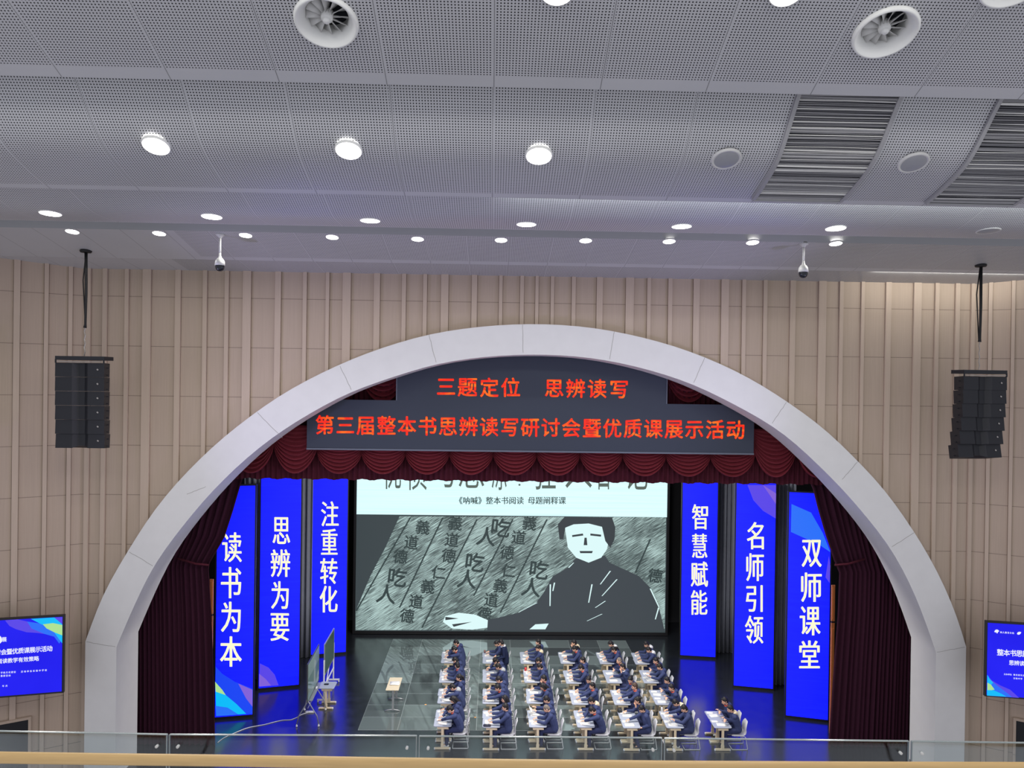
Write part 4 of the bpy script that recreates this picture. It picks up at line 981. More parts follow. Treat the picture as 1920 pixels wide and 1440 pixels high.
skin = mat('skin', lin(226, 178, 150), 0.6, noise=0.05)
navy = mat('navy_jacket_cloth', lin(60, 69, 106), 0.8, noise=0.18, scale=14, spec=0.2)
navy_t = mat('navy_trouser_cloth', lin(50, 56, 90), 0.85, noise=0.15, scale=14, spec=0.2)
suit = mat('dark_suit_cloth', lin(30, 38, 66), 0.8, noise=0.12, scale=14, spec=0.2)
hair_m = mat('black_hair', lin(26, 22, 24), 0.55, noise=0.3, scale=40)
hair_b = mat('brown_hair', lin(78, 60, 50), 0.6, noise=0.3, scale=40)
hair_g = mat('cropped_grey_hair', lin(122, 112, 104), 0.8, noise=0.3, scale=60)
eye_m = mat('dark_eyes', (0.01, 0.008, 0.008), 0.3); lip_m = mat('lips', lin(176, 100, 92), 0.6)
orange = mat('orange_lining', lin(240, 96, 40), 0.7, noise=0.1); cream_c = mat('cream_fleece', lin(226, 210, 178), 0.95, noise=0.12, scale=30)
grey_f = mat('grey_fleece', lin(172, 176, 178), 0.95, noise=0.12, scale=30); white_f = mat('white_cloth', lin(232, 232, 232), 0.9)
shoe_w = mat('white_trainers', lin(226, 226, 224), 0.5); shoe_d = mat('dark_trainers', lin(40, 42, 50), 0.5)

def ik(a, c, l1, l2, pole):
    a, c = Vector(a), Vector(c); d = c-a; L_ = min(d.length, (l1+l2)*0.995); d = d.normalized(); c = a+d*L_
    x = (l1*l1-l2*l2+L_*L_)/(2*L_); h = math.sqrt(max(1e-6, l1*l1-x*x)); p = Vector(pole); p = (p-d*p.dot(d)).normalized()
    return a+d*x+p*h, c
def hand(mb, w, fwd, side, curl=0.5, thumb=1):
    # wrist point, finger direction, palm side axis; five fingers of unequal length
    fwd, side = Vector(fwd).normalized(), Vector(side).normalized(); nrm = fwd.cross(side)*(1 if thumb > 0 else -1)
    if nrm.z > 0: nrm = -nrm
    pc = w+fwd*0.045
    for k in (-1.2, -0.4, 0.4, 1.2): mb.cone(w+side*0.010*k, w+fwd*0.08+side*0.0185*k, 0.015, 0.0115, 8)
    for k, ln in ((-1.5, 0.058), (-0.5, 0.072), (0.5, 0.078), (1.5, 0.068)):
        b0 = w+fwd*0.082+side*0.0165*k; b1 = b0+(fwd*math.cos(curl*0.6)+nrm*math.sin(curl*0.6))*ln*0.55; b2 = b1+(fwd*math.cos(curl*1.5)+nrm*math.sin(curl*1.5))*ln*0.5
        mb.cone(b0, b1, 0.0092, 0.0085, 7); mb.cone(b1, b2, 0.0085, 0.0072, 7)
    t0 = w+fwd*0.025+side*0.024*thumb; t1 = t0+(fwd*0.6+side*0.75*thumb)*0.035; t2 = t1+(fwd*0.95+side*0.15*thumb)*0.032
    mb.cone(t0, t1, 0.012, 0.010, 7); mb.cone(t1, t2, 0.010, 0.008, 7)
def pose(name, lean=18, hp=25, hy=0, hands=((-0.47, -0.16, 0.838), (-0.47, 0.14, 0.838)), fdir=((-0.9, 0.35, -0.1), (-0.9, -0.35, -0.1)), feet=((-0.42, -0.11), (-0.40, 0.11)), stand=False, curl=0.5, roll=0, el=(0.5, 0.13, -0.12)):
    D_ = {}
    hz = 0.92 if stand else 0.575
    up = Matrix.Rotation(R(-lean), 3, 'Y') @ Vector((0, 0, 1)); fw = Matrix.Rotation(R(-lean), 3, 'Y') @ Vector((-1, 0, 0))
    P0 = Vector((0, 0, hz)); waist = P0+Vector((0, 0, 0.10)) + up*0.06; chest = waist+up*0.20; sh = waist+up*0.30; neck = waist+up*0.37
    hr = Matrix.Rotation(R(hy), 3, 'Z') @ Matrix.Rotation(R(-(lean*0.45+hp)), 3, 'Y') @ Matrix.Rotation(R(roll), 3, 'X')
    nk2 = neck+(up+fw*0.25).normalized()*0.07; hc = nk2 + hr @ Vector((-0.018, 0, 0.095))
    H = lambda x, y, z: hc + hr @ Vector((x, y, z))
    body = MB(); jk = MB(); tr_ = MB(); sh_ = MB()
    # head
    body.ell(H(0.012, 0, 0.018), (0.094, 0.076, 0.096), hr); body.ell(H(-0.022, 0, -0.045), (0.062, 0.058, 0.066), hr); body.cone(H(-0.075, 0, -0.075), H(-0.06, 0, -0.06), 0.020, 0.03)
    body.cone(H(-0.084, 0, 0.012), H(-0.108, 0, -0.024), 0.009, 0.013, 8); body.cone(H(-0.088, 0, -0.052), H(-0.083, 0, -0.052), 0.015, 0.015, 8)
    for sy in (-1, 1): body.ell(H(0.008, sy*0.078, -0.010), (0.020, 0.010, 0.030), hr, 8, 6); body.cone(H(-0.078, sy*0.03, 0.024), H(-0.070, sy*0.045, 0.026), 0.012, 0.010, 7); body.cone(H(-0.060, sy*0.036, -0.02), H(-0.05, sy*0.04, -0.03), 0.024, 0.024, 8)
    body.cone(neck-up*0.03, H(0.02, 0, -0.05), 0.056, 0.050)
    # trunk
    body.cone(P0, waist, 0.11, 0.10); body.cone(waist, chest, 0.10, 0.105)
    for sy in (-1, 1):
        body.cone(P0+Vector((0, sy*0.06, 0)), chest+Vector((0, sy*0.07, 0)), 0.088, 0.092); jk.cone(P0+Vector((0.0, sy*0.07, 0.015 if not stand else -0.06)), waist+Vector((0, sy*0.065, 0)), 0.128, 0.122); jk.cone(waist+Vector((0, sy*0.065, 0)), chest+Vector((0, sy*0.085, 0)), 0.122, 0.125)
        jk.cone(chest+Vector((0, sy*0.085, 0)), sh+Vector((0, sy*0.09, 0)), 0.12, 0.095)
    jk.cone(P0+Vector((0, 0, 0.02)), waist, 0.132, 0.132); jk.cone(waist, sh, 0.132, 0.125)
    jk.cone(sh+up*0.03+Vector((0, -0.09, 0)), sh+up*0.03+Vector((0, 0.09, 0)), 0.075, 0.075); jk.cone(sh, neck+up*0.005, 0.09, 0.066)
    body.cone(sh+Vector((0, -0.13, 0)), sh+Vector((0, 0.13, 0)), 0.055, 0.055)
    for k, sy in enumerate((-1, 1)):
        S_ = sh+up*0.005+Vector((0, sy*0.162, 0)); E_, W_ = ik(S_, Vector(hands[k])+Vector((0.0 if (stand or hands[k][2] > 0.95 or hands[k][2] < 0.8) else -0.075, 0, 0)), 0.272, 0.245, (el[0], sy*el[1], el[2]))
        jk.cone(sh+Vector((0, sy*0.10, 0)), S_, 0.085, 0.072); jk.cone(S_, E_, 0.072, 0.056); jk.cone(E_, E_.lerp(W_, 0.93), 0.056, 0.043)
        body.cone(S_, E_, 0.050, 0.040); body.cone(E_, W_, 0.040, 0.027); body.cone(E_.lerp(W_, 0.85), W_+Vector(fdir[k]).normalized()*0.01, 0.029, 0.027)
        fd = Vector(fdir[k]).normalized(); sd = fd.cross(Vector((0, 0, 1))); sd = sd.normalized() if sd.length > 0.1 else Vector((0, 1, 0))
        tsgn = 1 if (sd.y*(-sy)) > 0 else -1
        hand(body, W_, fd, sd, curl, tsgn)
        D_['hand%d' % k] = W_
        hip = P0+Vector((-0.02, sy*0.095, -0.01)); ax, ay = feet[k]
        if stand: an = Vector((ax, ay, 0.09)); kn = hip.lerp(an, 0.5)+Vector((-0.03, 0, 0))
        else: kn = Vector((-0.43, sy*0.115, 0.53)); an = Vector((ax, ay, 0.095))
        body.cone(hip, kn, 0.078, 0.052); body.cone(kn, an, 0.052, 0.034); body.cone(an, an+Vector((-0.13, 0, -0.055)), 0.036, 0.026)
        tr_.cone(hip, kn, 0.100, 0.072); tr_.cone(kn, an+Vector((0, 0, 0.0)), 0.072, 0.056)
        sh_.cone(an+Vector((0.03, 0, -0.045)), an+Vector((-0.13, 0, -0.055)), 0.048, 0.040); sh_.cone(an+Vector((0, 0, -0.01)), an+Vector((-0.05, 0, -0.04)), 0.042, 0.042)
    tr_.cone(P0+Vector((0, -0.06, 0)), P0+Vector((0, 0.06, 0)), 0.122, 0.122)
    bm_ = baked(body, 0.0055, 1, 0.22, 'body', [skin, eye_m, lip_m])
    # eyes and mouth set into the finished face
    fm = MB(); fm.v = [tuple(v.co) for v in bm_.vertices]; fm.f = [tuple(p.vertices) for p in bm_.polygons]; fm.m = [0]*len(fm.f)
    for sy in (-1, 1): fm.ell(H(-0.0745, sy*0.031, 0.004), (0.006, 0.009, 0.0045), hr, 8, 5, 1); fm.ell(H(-0.081, sy*0.033, 0.026), (0.004, 0.015, 0.0028), hr, 8, 5, 1)
    fm.ell(H(-0.0965, 0, -0.054), (0.004, 0.020, 0.005), hr, 8, 5, 2)
    D_['body'] = fm.mesh('body', [skin, eye_m, lip_m], True)
    D_['jacket'] = baked(jk, 0.009, 3, 0.35, 'jacket', [navy]); D_['trousers'] = baked(tr_, 0.010, 2, 0.35, 'trousers', [navy_t]); D_['shoes'] = baked(sh_, 0.010, 2, 0.4, 'shoes', [shoe_w])
    D_['head'] = Matrix.Translation(hc) @ hr.to_4x4()
    D_['neck'] = Matrix.Translation(neck) @ (Matrix.Rotation(R(-lean-8), 4, 'Y'))
    return D_
POSES = {
 'write': pose('write', 20, 34, 0), 'upright': pose('upright', 6, 12, 4, ((-0.42, -0.15, 0.838), (-0.44, 0.13, 0.838))),
 'bent': pose('bent', 27, 44, -8, ((-0.50, -0.14, 0.885), (-0.48, 0.12, 0.89)), el=(0.5, 0.35, 0.3)), 'turned': pose('turned', 12, 18, 48, ((-0.43, -0.13, 0.838), (-0.42, 0.13, 0.838)), ((-0.7, 0.6, -0.1), (-0.7, -0.6, -0.1))),
 'away': pose('away', 16, 16, -50, ((-0.45, -0.15, 0.838), (-0.45, 0.13, 0.838))), 'reach': pose('reach', 28, 24, 6, ((-0.66, -0.12, 0.838), (-0.60, 0.13, 0.838))),
 'hold': pose('hold', 14, 30, 0, ((-0.45, -0.16, 0.89), (-0.45, 0.15, 0.89)), ((-0.8, 0.3, 0.5), (-0.8, -0.3, 0.5))), 'fold': pose('fold', 20, 14, 10, ((-0.33, 0.07, 0.875), (-0.36, -0.09, 0.925)), ((-0.3, 0.9, 0), (-0.3, -0.9, 0))),
 'chin': pose('chin', 18, 10, 0, ((-0.27, -0.05, 1.02), (-0.46, 0.13, 0.84)), ((-0.2, 0.2, 0.9), (-0.9, -0.3, -0.1))), 'lap': pose('lap', 12, 36, 12, ((-0.20, -0.17, 0.70), (-0.48, 0.12, 0.838)), ((-0.9, 0.1, -0.3), (-0.9, -0.3, -0.1)), ((-0.31, -0.12), (-0.33, 0.11))),
}
TEACH = pose('teacher', 14, 26, -22, ((-0.30, -0.20, 1.02), (-0.36, 0.16, 1.04)), ((-0.6, 0.3, -0.6), (-0.8, -0.2, -0.5)), ((0.02, -0.11), (-0.02, 0.11)), True)
def hair_mesh(kind):
    h = MB(); h.ell((0.022, 0, 0.034), (0.094, 0.088, 0.100)); h.ell((0.045, 0, -0.02), (0.070, 0.080, 0.085)); h.cone((-0.055, -0.035, 0.082), (-0.055, 0.035, 0.082), 0.030, 0.030)
    for sy in (-1, 1): h.cone((-0.01, sy*0.070, 0.035), (0.002, sy*0.074, 0.012), 0.020, 0.012)
    if kind == 'crop': h = MB(); h.ell((0.018, 0, 0.026), (0.092, 0.082, 0.096)); h.ell((0.04, 0, -0.02), (0.07, 0.074, 0.08))
    if kind == 'tail': h.cone((0.11, 0, 0.03), (0.15, 0, -0.02), 0.030, 0.038); h.cone((0.15, 0, -0.02), (0.135, 0, -0.16), 0.038, 0.018)
    if kind == 'bun': h.ell((0.118, 0, 0.055), (0.050, 0.050, 0.050))
    if kind == 'long':
        h.cone((0.06, 0, 0.0), (0.085, 0, -0.20), 0.080, 0.060)
        for sy in (-1, 1): h.cone((0.0, sy*0.075, 0.02), (0.015, sy*0.072, -0.13), 0.026, 0.020)
    if kind == 'curly':
        r_ = random.Random(4)
        for i in range(40):
            a, e = r_.uniform(0, 6.28), r_.uniform(0.0, 1.5); h.ell((0.025+0.10*math.cos(a)*math.cos(e), 0.098*math.sin(a)*math.cos(e), 0.04+0.105*math.sin(e)), (0.022, 0.022, 0.022), None, 7, 5) if not (math.cos(a) < -0.4 and e < 0.7) else None
    return baked(h, 0.007, 1, 0.5, 'hair', [hair_m])
HAIR = {k: hair_mesh(k) for k in ('short', 'crop', 'tail', 'bun', 'long', 'curly')}
HAIR_B = HAIR['short'].copy(); HAIR_B.materials.clear(); HAIR_B.materials.append(hair_b)
HAIR_G = HAIR['crop'].copy(); HAIR_G.materials.clear(); HAIR_G.materials.append(hair_g)
h = MB(); h.lathe([(0.085, -0.045), (0.098, -0.015), (0.098, 0.030), (0.088, 0.040), (0.072, 0.005), (0.060, -0.03)], 20); COLLAR = h
h = MB(); h.ell((0.095, 0, -0.035), (0.050, 0.105, 0.075)); h.cone((0.03, -0.085, 0.01), (-0.055, -0.045, -0.03), 0.036, 0.026); h.cone((0.03, 0.085, 0.01), (-0.055, 0.045, -0.03), 0.036, 0.026); h.cone((0.06, -0.07, 0.0), (0.06, 0.07, 0.0), 0.055, 0.055)
HOODB = h
CLOTH = {}
for nm, mm in (('orange', orange), ('cream', cream_c), ('grey', grey_f), ('white', white_f), ('navy', navy)):
    CLOTH['c_'+nm] = COLLAR.mesh('collar', [mm], True); CLOTH['h_'+nm] = baked(HOODB, 0.009, 2, 0.5, 'hood', [mm])
SHOE_D = {}
def person(label, loc, P, hair='short', collar='orange', hood='navy', dark_shoes=False, hairmat=None, group='students at the desks', dress=None, rotz=0.0):
    T = thing('person', label, 'person', loc, rotz, group)
    link('body', P['body'], T)
    for k in ('jacket', 'trousers', 'shoes'):
        me = P[k]
        if k == 'shoes' and dark_shoes:
            if me.name not in SHOE_D: c_ = me.copy(); c_.materials.clear(); c_.materials.append(shoe_d); SHOE_D[me.name] = c_
            me = SHOE_D[me.name]
        link(k, me, T)
    hm_ = hairmat or HAIR[hair]; o = link('hair', hm_, T); o.matrix_local = P['head']
    if collar: o = link('collar', CLOTH['c_'+collar], T); o.matrix_local = P['neck']
    if hood: o = link('hood', CLOTH['h_'+hood], T); o.matrix_local = P['neck']
    return T

# pairs of desks as they stand: near left corner, near right x, far left corner (photo pixels of the desk top)
c1 = lambda x, y: (780+x/6, 1180+y/6)
c2 = lambda x, y: (1080+x/5.647, 1180+y/5.647)
PAIRS = {}
for col, rows in {1: [(c1, 288,375,440,300,235), (c1, 260,595,432,275,435), (c1, 243,830,430,252,655), (c1, 195,1090,398,230,900)],
                  2: [(c1, 760,380,905,755,230), (c1, 757,595,915,757,435), (c1, 752,835,935,750,655), (c1, 750,1100,945,750,900)],
                  3: [(c1, 1178,382,1342,1165,240), (c1, 1225,597,1390,1205,438), (c1, 1240,832,1428,1238,655), (c1, 1280,1098,1470,1248,900)],
                  4: [(c1, 1640,382,1785,1597,240), (c1, 1702,607,1860,1648,443), (c1, 1762,845,1938,1712,662), (c1, 1822,1100,2010,1768,900)],
                  5: [(c2, 265,363,405,205,230), (c2, 335,567,490,275,420), (c2, 410,797,582,355,630), (c2, 500,1042,690,430,852)],
                  6: [(c2, 630,367,775,580,230), (c2, 718,567,880,662,420), (c2, 845,797,1025,757,635), (c2, 965,1042,1145,870,852)],
                  7: [None, None, None, (c2, 1475,1042,1645,1357,852)]}.items():
    for r_, q in enumerate(rows):
        if q:
            c, xl, yn, xr, xf, yf = q; a = flr(*c(xl, yn), DH); b_ = flr(*c(xr, yn), DH); f_ = flr(*c(xf, yf), DH)
            PAIRS[(col, r_)] = ((a.x+b_.x)/2, a.y, f_.y, f_.x-a.x)
rowY = [sum(p[1] for k, p in PAIRS.items() if k[1] == r_)/len([1 for k in PAIRS if k[1] == r_]) for r_ in range(4)]
rown = ['back row', 'third row', 'second row', 'front row']; coln = ['', 'leftmost column', 'second column', 'third column', 'fourth column', 'fifth column', 'sixth column', 'far right pair']
def where(col, r_, seat): return '%s seat, %s, %s' % (seat, rown[r_], coln[col])
desk0, chair0 = make_desk(), make_chair(); used = {'d': 0, 'c': 0}
# what each student looks like: pose, hair, collar, hood, words
ST = {
 (1,0,'far'): ('write','short','orange','navy','orange collar'), (1,0,'near'): ('bent','short','orange','navy','head bowed low'), (1,1,'far'): ('write','short',None,'navy','short black hair'), (1,1,'near'): ('away','short','orange','navy','head turned away'),
 (1,2,'far'): ('upright','tail','navy','navy','black ponytail'), (1,2,'near'): ('bent','short',None,'grey','grey hood'), (1,3,'far'): ('write','long','navy','navy','longer black hair'), (1,3,'near'): ('bent','short','orange','navy','bright orange collar'),
 (2,0,'far'): ('write','short','navy','navy','partly behind the teacher'), (2,1,'far'): ('bent','curly','navy','navy','bowed curly head'), (2,1,'near'): ('write','short',None,'grey','grey hood'),
 (2,2,'far'): ('write','short','navy','navy','short hair, writing'), (2,2,'near'): ('reach','short','orange','navy','leaning far forward'), (2,3,'far'): ('upright','long','navy','navy','long dark hair'), (2,3,'near'): ('upright','short','navy','navy','sitting upright'),
 (3,0,'far'): ('upright','short','navy','navy','looking ahead'), (3,0,'near'): ('turned','tail',None,'cream','ponytail and cream hood'), (3,1,'far'): ('write','short','navy','navy','short hair, writing'), (3,1,'near'): ('write','short','navy','navy','short hair, head down'),
 (3,2,'far'): ('chin','short','orange','navy','hand at chin'), (3,2,'near'): ('write','long','orange','navy','longer hair'), (3,3,'far'): ('hold','short','navy','navy','black hair, hands raised'), (3,3,'near'): ('write','crop','navy','navy','cropped greyish hair'),
 (4,0,'far'): ('chin','short',None,'cream','cream hood'), (4,0,'near'): ('write','tail','orange','navy','ponytail'), (4,1,'far'): ('upright','short','navy','navy','black fringe'), (4,1,'near'): ('write','short','orange','navy','orange collar'),
 (4,2,'far'): ('turned','bun',None,'white','bun and pale hood'), (4,2,'near'): ('upright','short','orange','navy','bright orange collar'), (4,3,'far'): ('write','short',None,'cream','cream hood'), (4,3,'near'): ('bent','short','orange','navy','head bent low'),
 (5,0,'far'): ('write','short',None,'white','white hood'), (5,0,'near'): ('write','tail','orange','navy','long dark ponytail'), (5,1,'far'): ('fold','crop','orange','navy','arms folded'), (5,1,'near'): ('chin','short','white','navy','white collar'),
 (5,2,'far'): ('turned','bun','orange','navy','hair in a bun'), (5,2,'near'): ('upright','brown','orange','navy','brownish hair'), (5,3,'far'): ('chin','bun','navy','navy','hair tied back'), (5,3,'near'): ('lap','short','navy','navy','one hand in lap'),
 (6,0,'far'): ('write','short',None,'white','white hood'), (6,0,'near'): ('write','short',None,'white','white hood'), (6,1,'far'): ('fold','bun','orange','navy','orange collar'), (6,1,'near'): ('hold','short','navy','navy','holding up a sheet'),
 (6,2,'far'): ('fold','short','navy','navy','short hair'), (6,2,'near'): ('fold','short','orange','navy','arms folded'), (6,3,'far'): ('bent','short',None,'cream','cream hood'), (6,3,'near'): ('hold','short','navy','navy','reading a raised sheet'),
 (7,3,'far'): ('fold','short','orange','navy','upright, arms folded'), (7,3,'near'): ('fold','short',None,'cream','cream hood, arms folded'),
}
# loose sheets: (offset along x from the desk middle, along depth, turn); most seats have one or two
for (col, r_), (cx, yn, yf, dx) in sorted(PAIRS.items()):
    dd = DL if r_ == 3 else DL
    for seat, k in (('near', 0), ('far', 1)):
        x = cx+dx*(0.25+0.5*k)*0.9; y = yn+DL*(0.5+k)+0.0
        d = desk0 if not used['d'] else copy_tree(desk0); used['d'] = 1; d.location = (x, y, 0)
        tag(d, 'grey desk with beige legs, %s half of the pair, %s, %s' % (seat, rown[r_], coln[col]), 'desk', 'school desks on stage')
        hx = x+DW/2+0.265
        if (col, r_, seat) == (2, 0, 'near'): continue_chair = False
        else: continue_chair = True
        c = None if not continue_chair else chair0 if not used['c'] else copy_tree(chair0); used['c'] = 1
        if c: c.location = (hx+0.01, y, 0); tag(c, 'pale grey school chair with sled legs at the %s' % where(col, r_, seat), 'chair', 'school chairs on stage')
        key = (col, r_, seat)
        if key in ST:
            po, ha, co, ho, wd = ST[key]
            person('student in navy jacket, %s; %s' % (wd, where(col, r_, seat)), (hx, y+rnd.uniform(-0.015, 0.015), 0), POSES[po], 'short' if ha == 'brown' else ha, co, ho, rnd.random() < 0.35,
                   HAIR_B if ha == 'brown' else (HAIR_G if ha == 'crop' else None), rotz=R(rnd.uniform(-3, 3)))
        n = 2 if rnd.random() < 0.65 else 1
        for i in range(n):
            sx = (-0.02, -0.13)[i]+rnd.uniform(-0.03, 0.03); sy = (-0.06, 0.14)[i]+rnd.uniform(-0.04, 0.04)
            m_ = MB(); w_, h_ = (0.21, 0.297) if i == 0 else (0.148, 0.21)
            m_.grid([[Vector((-h_/2+h_*a/4, -w_/2+w_*b2/3, 0.002+0.004*((a/4)**3)*(i+1)*0.5)) for b2 in range(4)] for a in range(5)])
            o = obj('paper_sheet', m_, [paper_m], None, True, (x+sx, y+sy, DH+0.001+0.003*i)); o.rotation_euler = (0, 0, R(rnd.uniform(-12, 12)))
            md_ = o.modifiers.new('s', 'SOLIDIFY'); md_.thickness = 0.002; md_.offset = 1
            tag(o, '%s white sheet on the desk at the %s' % (('larger', 'smaller')[i], where(col, r_, seat)), 'paper', 'papers on the desks')
# sheets held up in the hands
def held(key, label, size=(0.21, 0.297)):
    cx, yn, yf, dx = PAIRS[key[:2]]; k = 1 if key[2] == 'far' else 0; x = cx+dx*(0.25+0.5*k)*0.9; y = yn+DL*(0.5+k)
    m_ = MB(); m_.grid([[Vector((0.0-0.03*math.sin(a*0.8), -size[1]/2+size[1]*b2/4, size[0]*a/4)) for b2 in range(5)] for a in range(5)])
    o = obj('paper_sheet', m_, [paper_m], None, True, (x+DW/2+0.265-0.645, y, 0.865)); o.rotation_euler = (0, R(-38), 0); md_ = o.modifiers.new('s', 'SOLIDIFY'); md_.thickness = 0.002
    tag(o, label, 'paper', 'papers on the desks')
held((6,1,'near'), 'raised sheet held by the student at the near seat, third row, sixth column')
held((6,3,'near'), 'raised sheet held by the student at the near seat, front row, sixth column')
held((3,3,'far'), 'raised sheet held by the student at the far seat, front row, third column')
# teacher standing beside the back row
tp = at(941, 1203, 28.55)
for k_ in ('jacket', 'trousers'): TEACH[k_].materials.clear(); TEACH[k_].materials.append(suit)
person('teacher in dark suit standing among the back row, bending over a student', (tp.x+0.16, 28.55, 0), TEACH, 'short', 'white', None, True, None, None)
# ------------------------------------------------------------------ boards, tables and small things on the stage
green = mat('green_board', lin(66, 96, 88), 0.25, noise=0.08, scale=3); glassy = mat('grey_green_glass_board', lin(112, 140, 136), 0.10, noise=0.05, scale=2)
alu = mat('grey_aluminium', lin(168, 170, 172), 0.35, 0.6); white_s = mat('white_painted_steel', lin(232, 232, 232), 0.4); castor_m = mat('white_castor', lin(238, 238, 236), 0.4)
def bx(mb, a, b_, w):
    # square bar between two points
    a, b_ = Vector(a), Vector(b_); mb.tube([a, b_], w, 6)
def castors(T, pts, O):
    for p in pts:
        m_ = MB(); c = Vector(p)-O; m_.lathe([(0.001, -0.018), (0.028, -0.018), (0.033, 0), (0.028, 0.018), (0.001, 0.018)], 12, Matrix.Translation((c.x, c.y, 0.033)) @ Matrix.Rotation(R(90), 4, 'X')); m_.box((c.x, c.y, 0.075), (0.03, 0.04, 0.03)); obj('castor', m_, [castor_m], T, True)
# rear board: white posts on long feet
fa, fb = flr(607, 1317), flr(625, 1279)
T = thing('green_board', 'green writing board on white posts, further back, beside the left banners', 'board', (fa+fb)/2, 0, 'mobile boards'); O = Vector(T.location)
A, B = fa-O, fb-O; d = (B-A).normalized(); n = Vector((d.y, -d.x, 0))
m_ = MB(); z0_, z1_ = 0.95, 2.06
ang = math.atan2(d.y, d.x); rot = Matrix.Rotation(ang, 3, 'Z')
m_.box((0, 0, (z0_+z1_)/2), ((B-A).length-0.06, 0.03, z1_-z0_), rot); obj('writing_surface', m_, [green], T)
m_ = MB()
for z in (z0_, z1_): m_.box((0, 0, z), ((B-A).length-0.02, 0.04, 0.03), rot)
for p in (A, B): m_.box(Vector((p.x, p.y, (z0_+z1_)/2))*1.0-d*(0.02 if p is B else -0.02), (0.03, 0.04, z1_-z0_), rot)
obj('board_frame', m_, [alu], T)
for p in (A, B):
    m_ = MB(); m_.box((p.x, p.y, 0.80), (0.045, 0.045, 1.42), rot); o = obj('post', m_, [white_s], T)
    m_ = MB(); m_.box((p.x, p.y, 0.10), (0.46, 0.05, 0.05), Matrix.Rotation(ang+R(90), 3, 'Z')); obj('foot_bar', m_, [white_s], o)
m_ = MB(); m_.box((0, 0, 0.55), ((B-A).length, 0.035, 0.04), rot); bx(m_, A+Vector((0, 0, 0.12)), Vector((0, 0, 0.95)), 0.018); obj('cross_rail', m_, [white_s], T)
castors(T, [O+p+n*s*0.205 for p in (A, B) for s in (-1, 1)], O)
# front board: grey glass on splayed legs
na, nb = flr(580, 1362), flr(596, 1337); mid_ = (na+nb)/2
T = thing('glass_board', 'grey green glass board on splayed metal legs with white castors, nearest the audience', 'board', mid_, 0, 'mobile boards'); O = Vector(T.location)
top_n = at(577, 1243, na.y-0.15)-O; top_f = at(598, 1211, na.y+1.75)-O
d = Vector((top_f.x-top_n.x, top_f.y-top_n.y, 0)); L_ = d.length; d.normalize(); ang = math.atan2(d.y, d.x); rot = Matrix.Rotation(ang, 3, 'Z'); n = Vector((d.y, -d.x, 0))
bc = (top_n+top_f)/2; z0_, z1_ = 0.86, 2.12
m_ = MB(); m_.box((bc.x, bc.y, (z0_+z1_)/2), (L_, 0.025, z1_-z0_), rot); obj('writing_surface', m_, [glassy], T)
m_ = MB(); m_.box(Vector((bc.x, bc.y, z1_-0.28))+n*0.0145, (L_-0.05, 0.004, 0.46), rot); obj('painted_reflection', m_, [mat('reflection_tone', lin(142, 166, 160), 0.12)], T)  # reflection on the upper glass, painted as a paler strip
m_ = MB()
for z in (z0_, z1_): m_.box((bc.x, bc.y, z), (L_+0.03, 0.035, 0.025), rot)
for s in (-1, 1): m_.box(Vector((bc.x, bc.y, (z0_+z1_)/2))+d*s*L_/2, (0.025, 0.035, z1_-z0_), rot)
obj('board_frame', m_, [mat('dark_aluminium', lin(96, 100, 102), 0.4, 0.6)], T)
m_ = MB(); m_.box(Vector((bc.x, bc.y, z0_-0.03))+n*0.07, (L_*0.8, 0.12, 0.02), rot); tr0 = obj('pen_tray', m_, [alu], T)
ws = []
for p, hgt in ((bc-d*(L_/2-0.12), z0_), (bc+d*(L_/2-0.55), z0_)):
    b0 = Vector((p.x, p.y, 0))
    for s in (-1, 1):
        w_ = b0+n*s*0.36; m_ = MB(); m_.tube([Vector((p.x, p.y, hgt)), b0+n*s*0.07+Vector((0, 0, hgt-0.12)), b0+n*s*0.30+Vector((0, 0, 0.36)), w_+Vector((0, 0, 0.075))], 0.019, 8); obj('splayed_leg', m_, [alu], T, True); ws.append(O+w_)
m_ = MB(); bx(m_, bc-d*(L_/2-0.12)+Vector((0, 0, 0.62-bc.z)), bc+d*(L_/2-0.55)+Vector((0, 0, 0.62-bc.z)), 0.016); obj('cross_rail', m_, [alu], T)
castors(T, ws, O)
p = O+bc+d*0.25+n*0.07; m_ = MB(); m_.rbox((0, 0, 0.018), (0.14, 0.05, 0.036), 0.01); o = obj('board_eraser', m_, [white_s], None, False, (p.x, p.y, z0_-0.018)); o.rotation_euler = (0, 0, ang)
tag(o, 'white eraser lying in the tray of the glass board', 'eraser')
# school desk behind the glass board, a dark phone on it
q = flr(604, 1290, DH); q2 = flr(611, 1276, DH); dk = copy_tree(desk0); dk.location = ((q.x+q2.x)/2+0.14, (q.y+q2.y)/2-0.05, 0); tag(dk, 'grey desk with beige legs standing between the two boards', 'desk', 'school desks on stage')
m_ = MB(); m_.rbox((0, 0, 0.012), (0.16, 0.09, 0.024), 0.015); o = obj('black_device', m_, [frame_black], None, False, (dk.location.x-0.05, dk.location.y+0.02, DH+0.001)); tag(o, 'small black device on the grey desk between the boards', 'device')
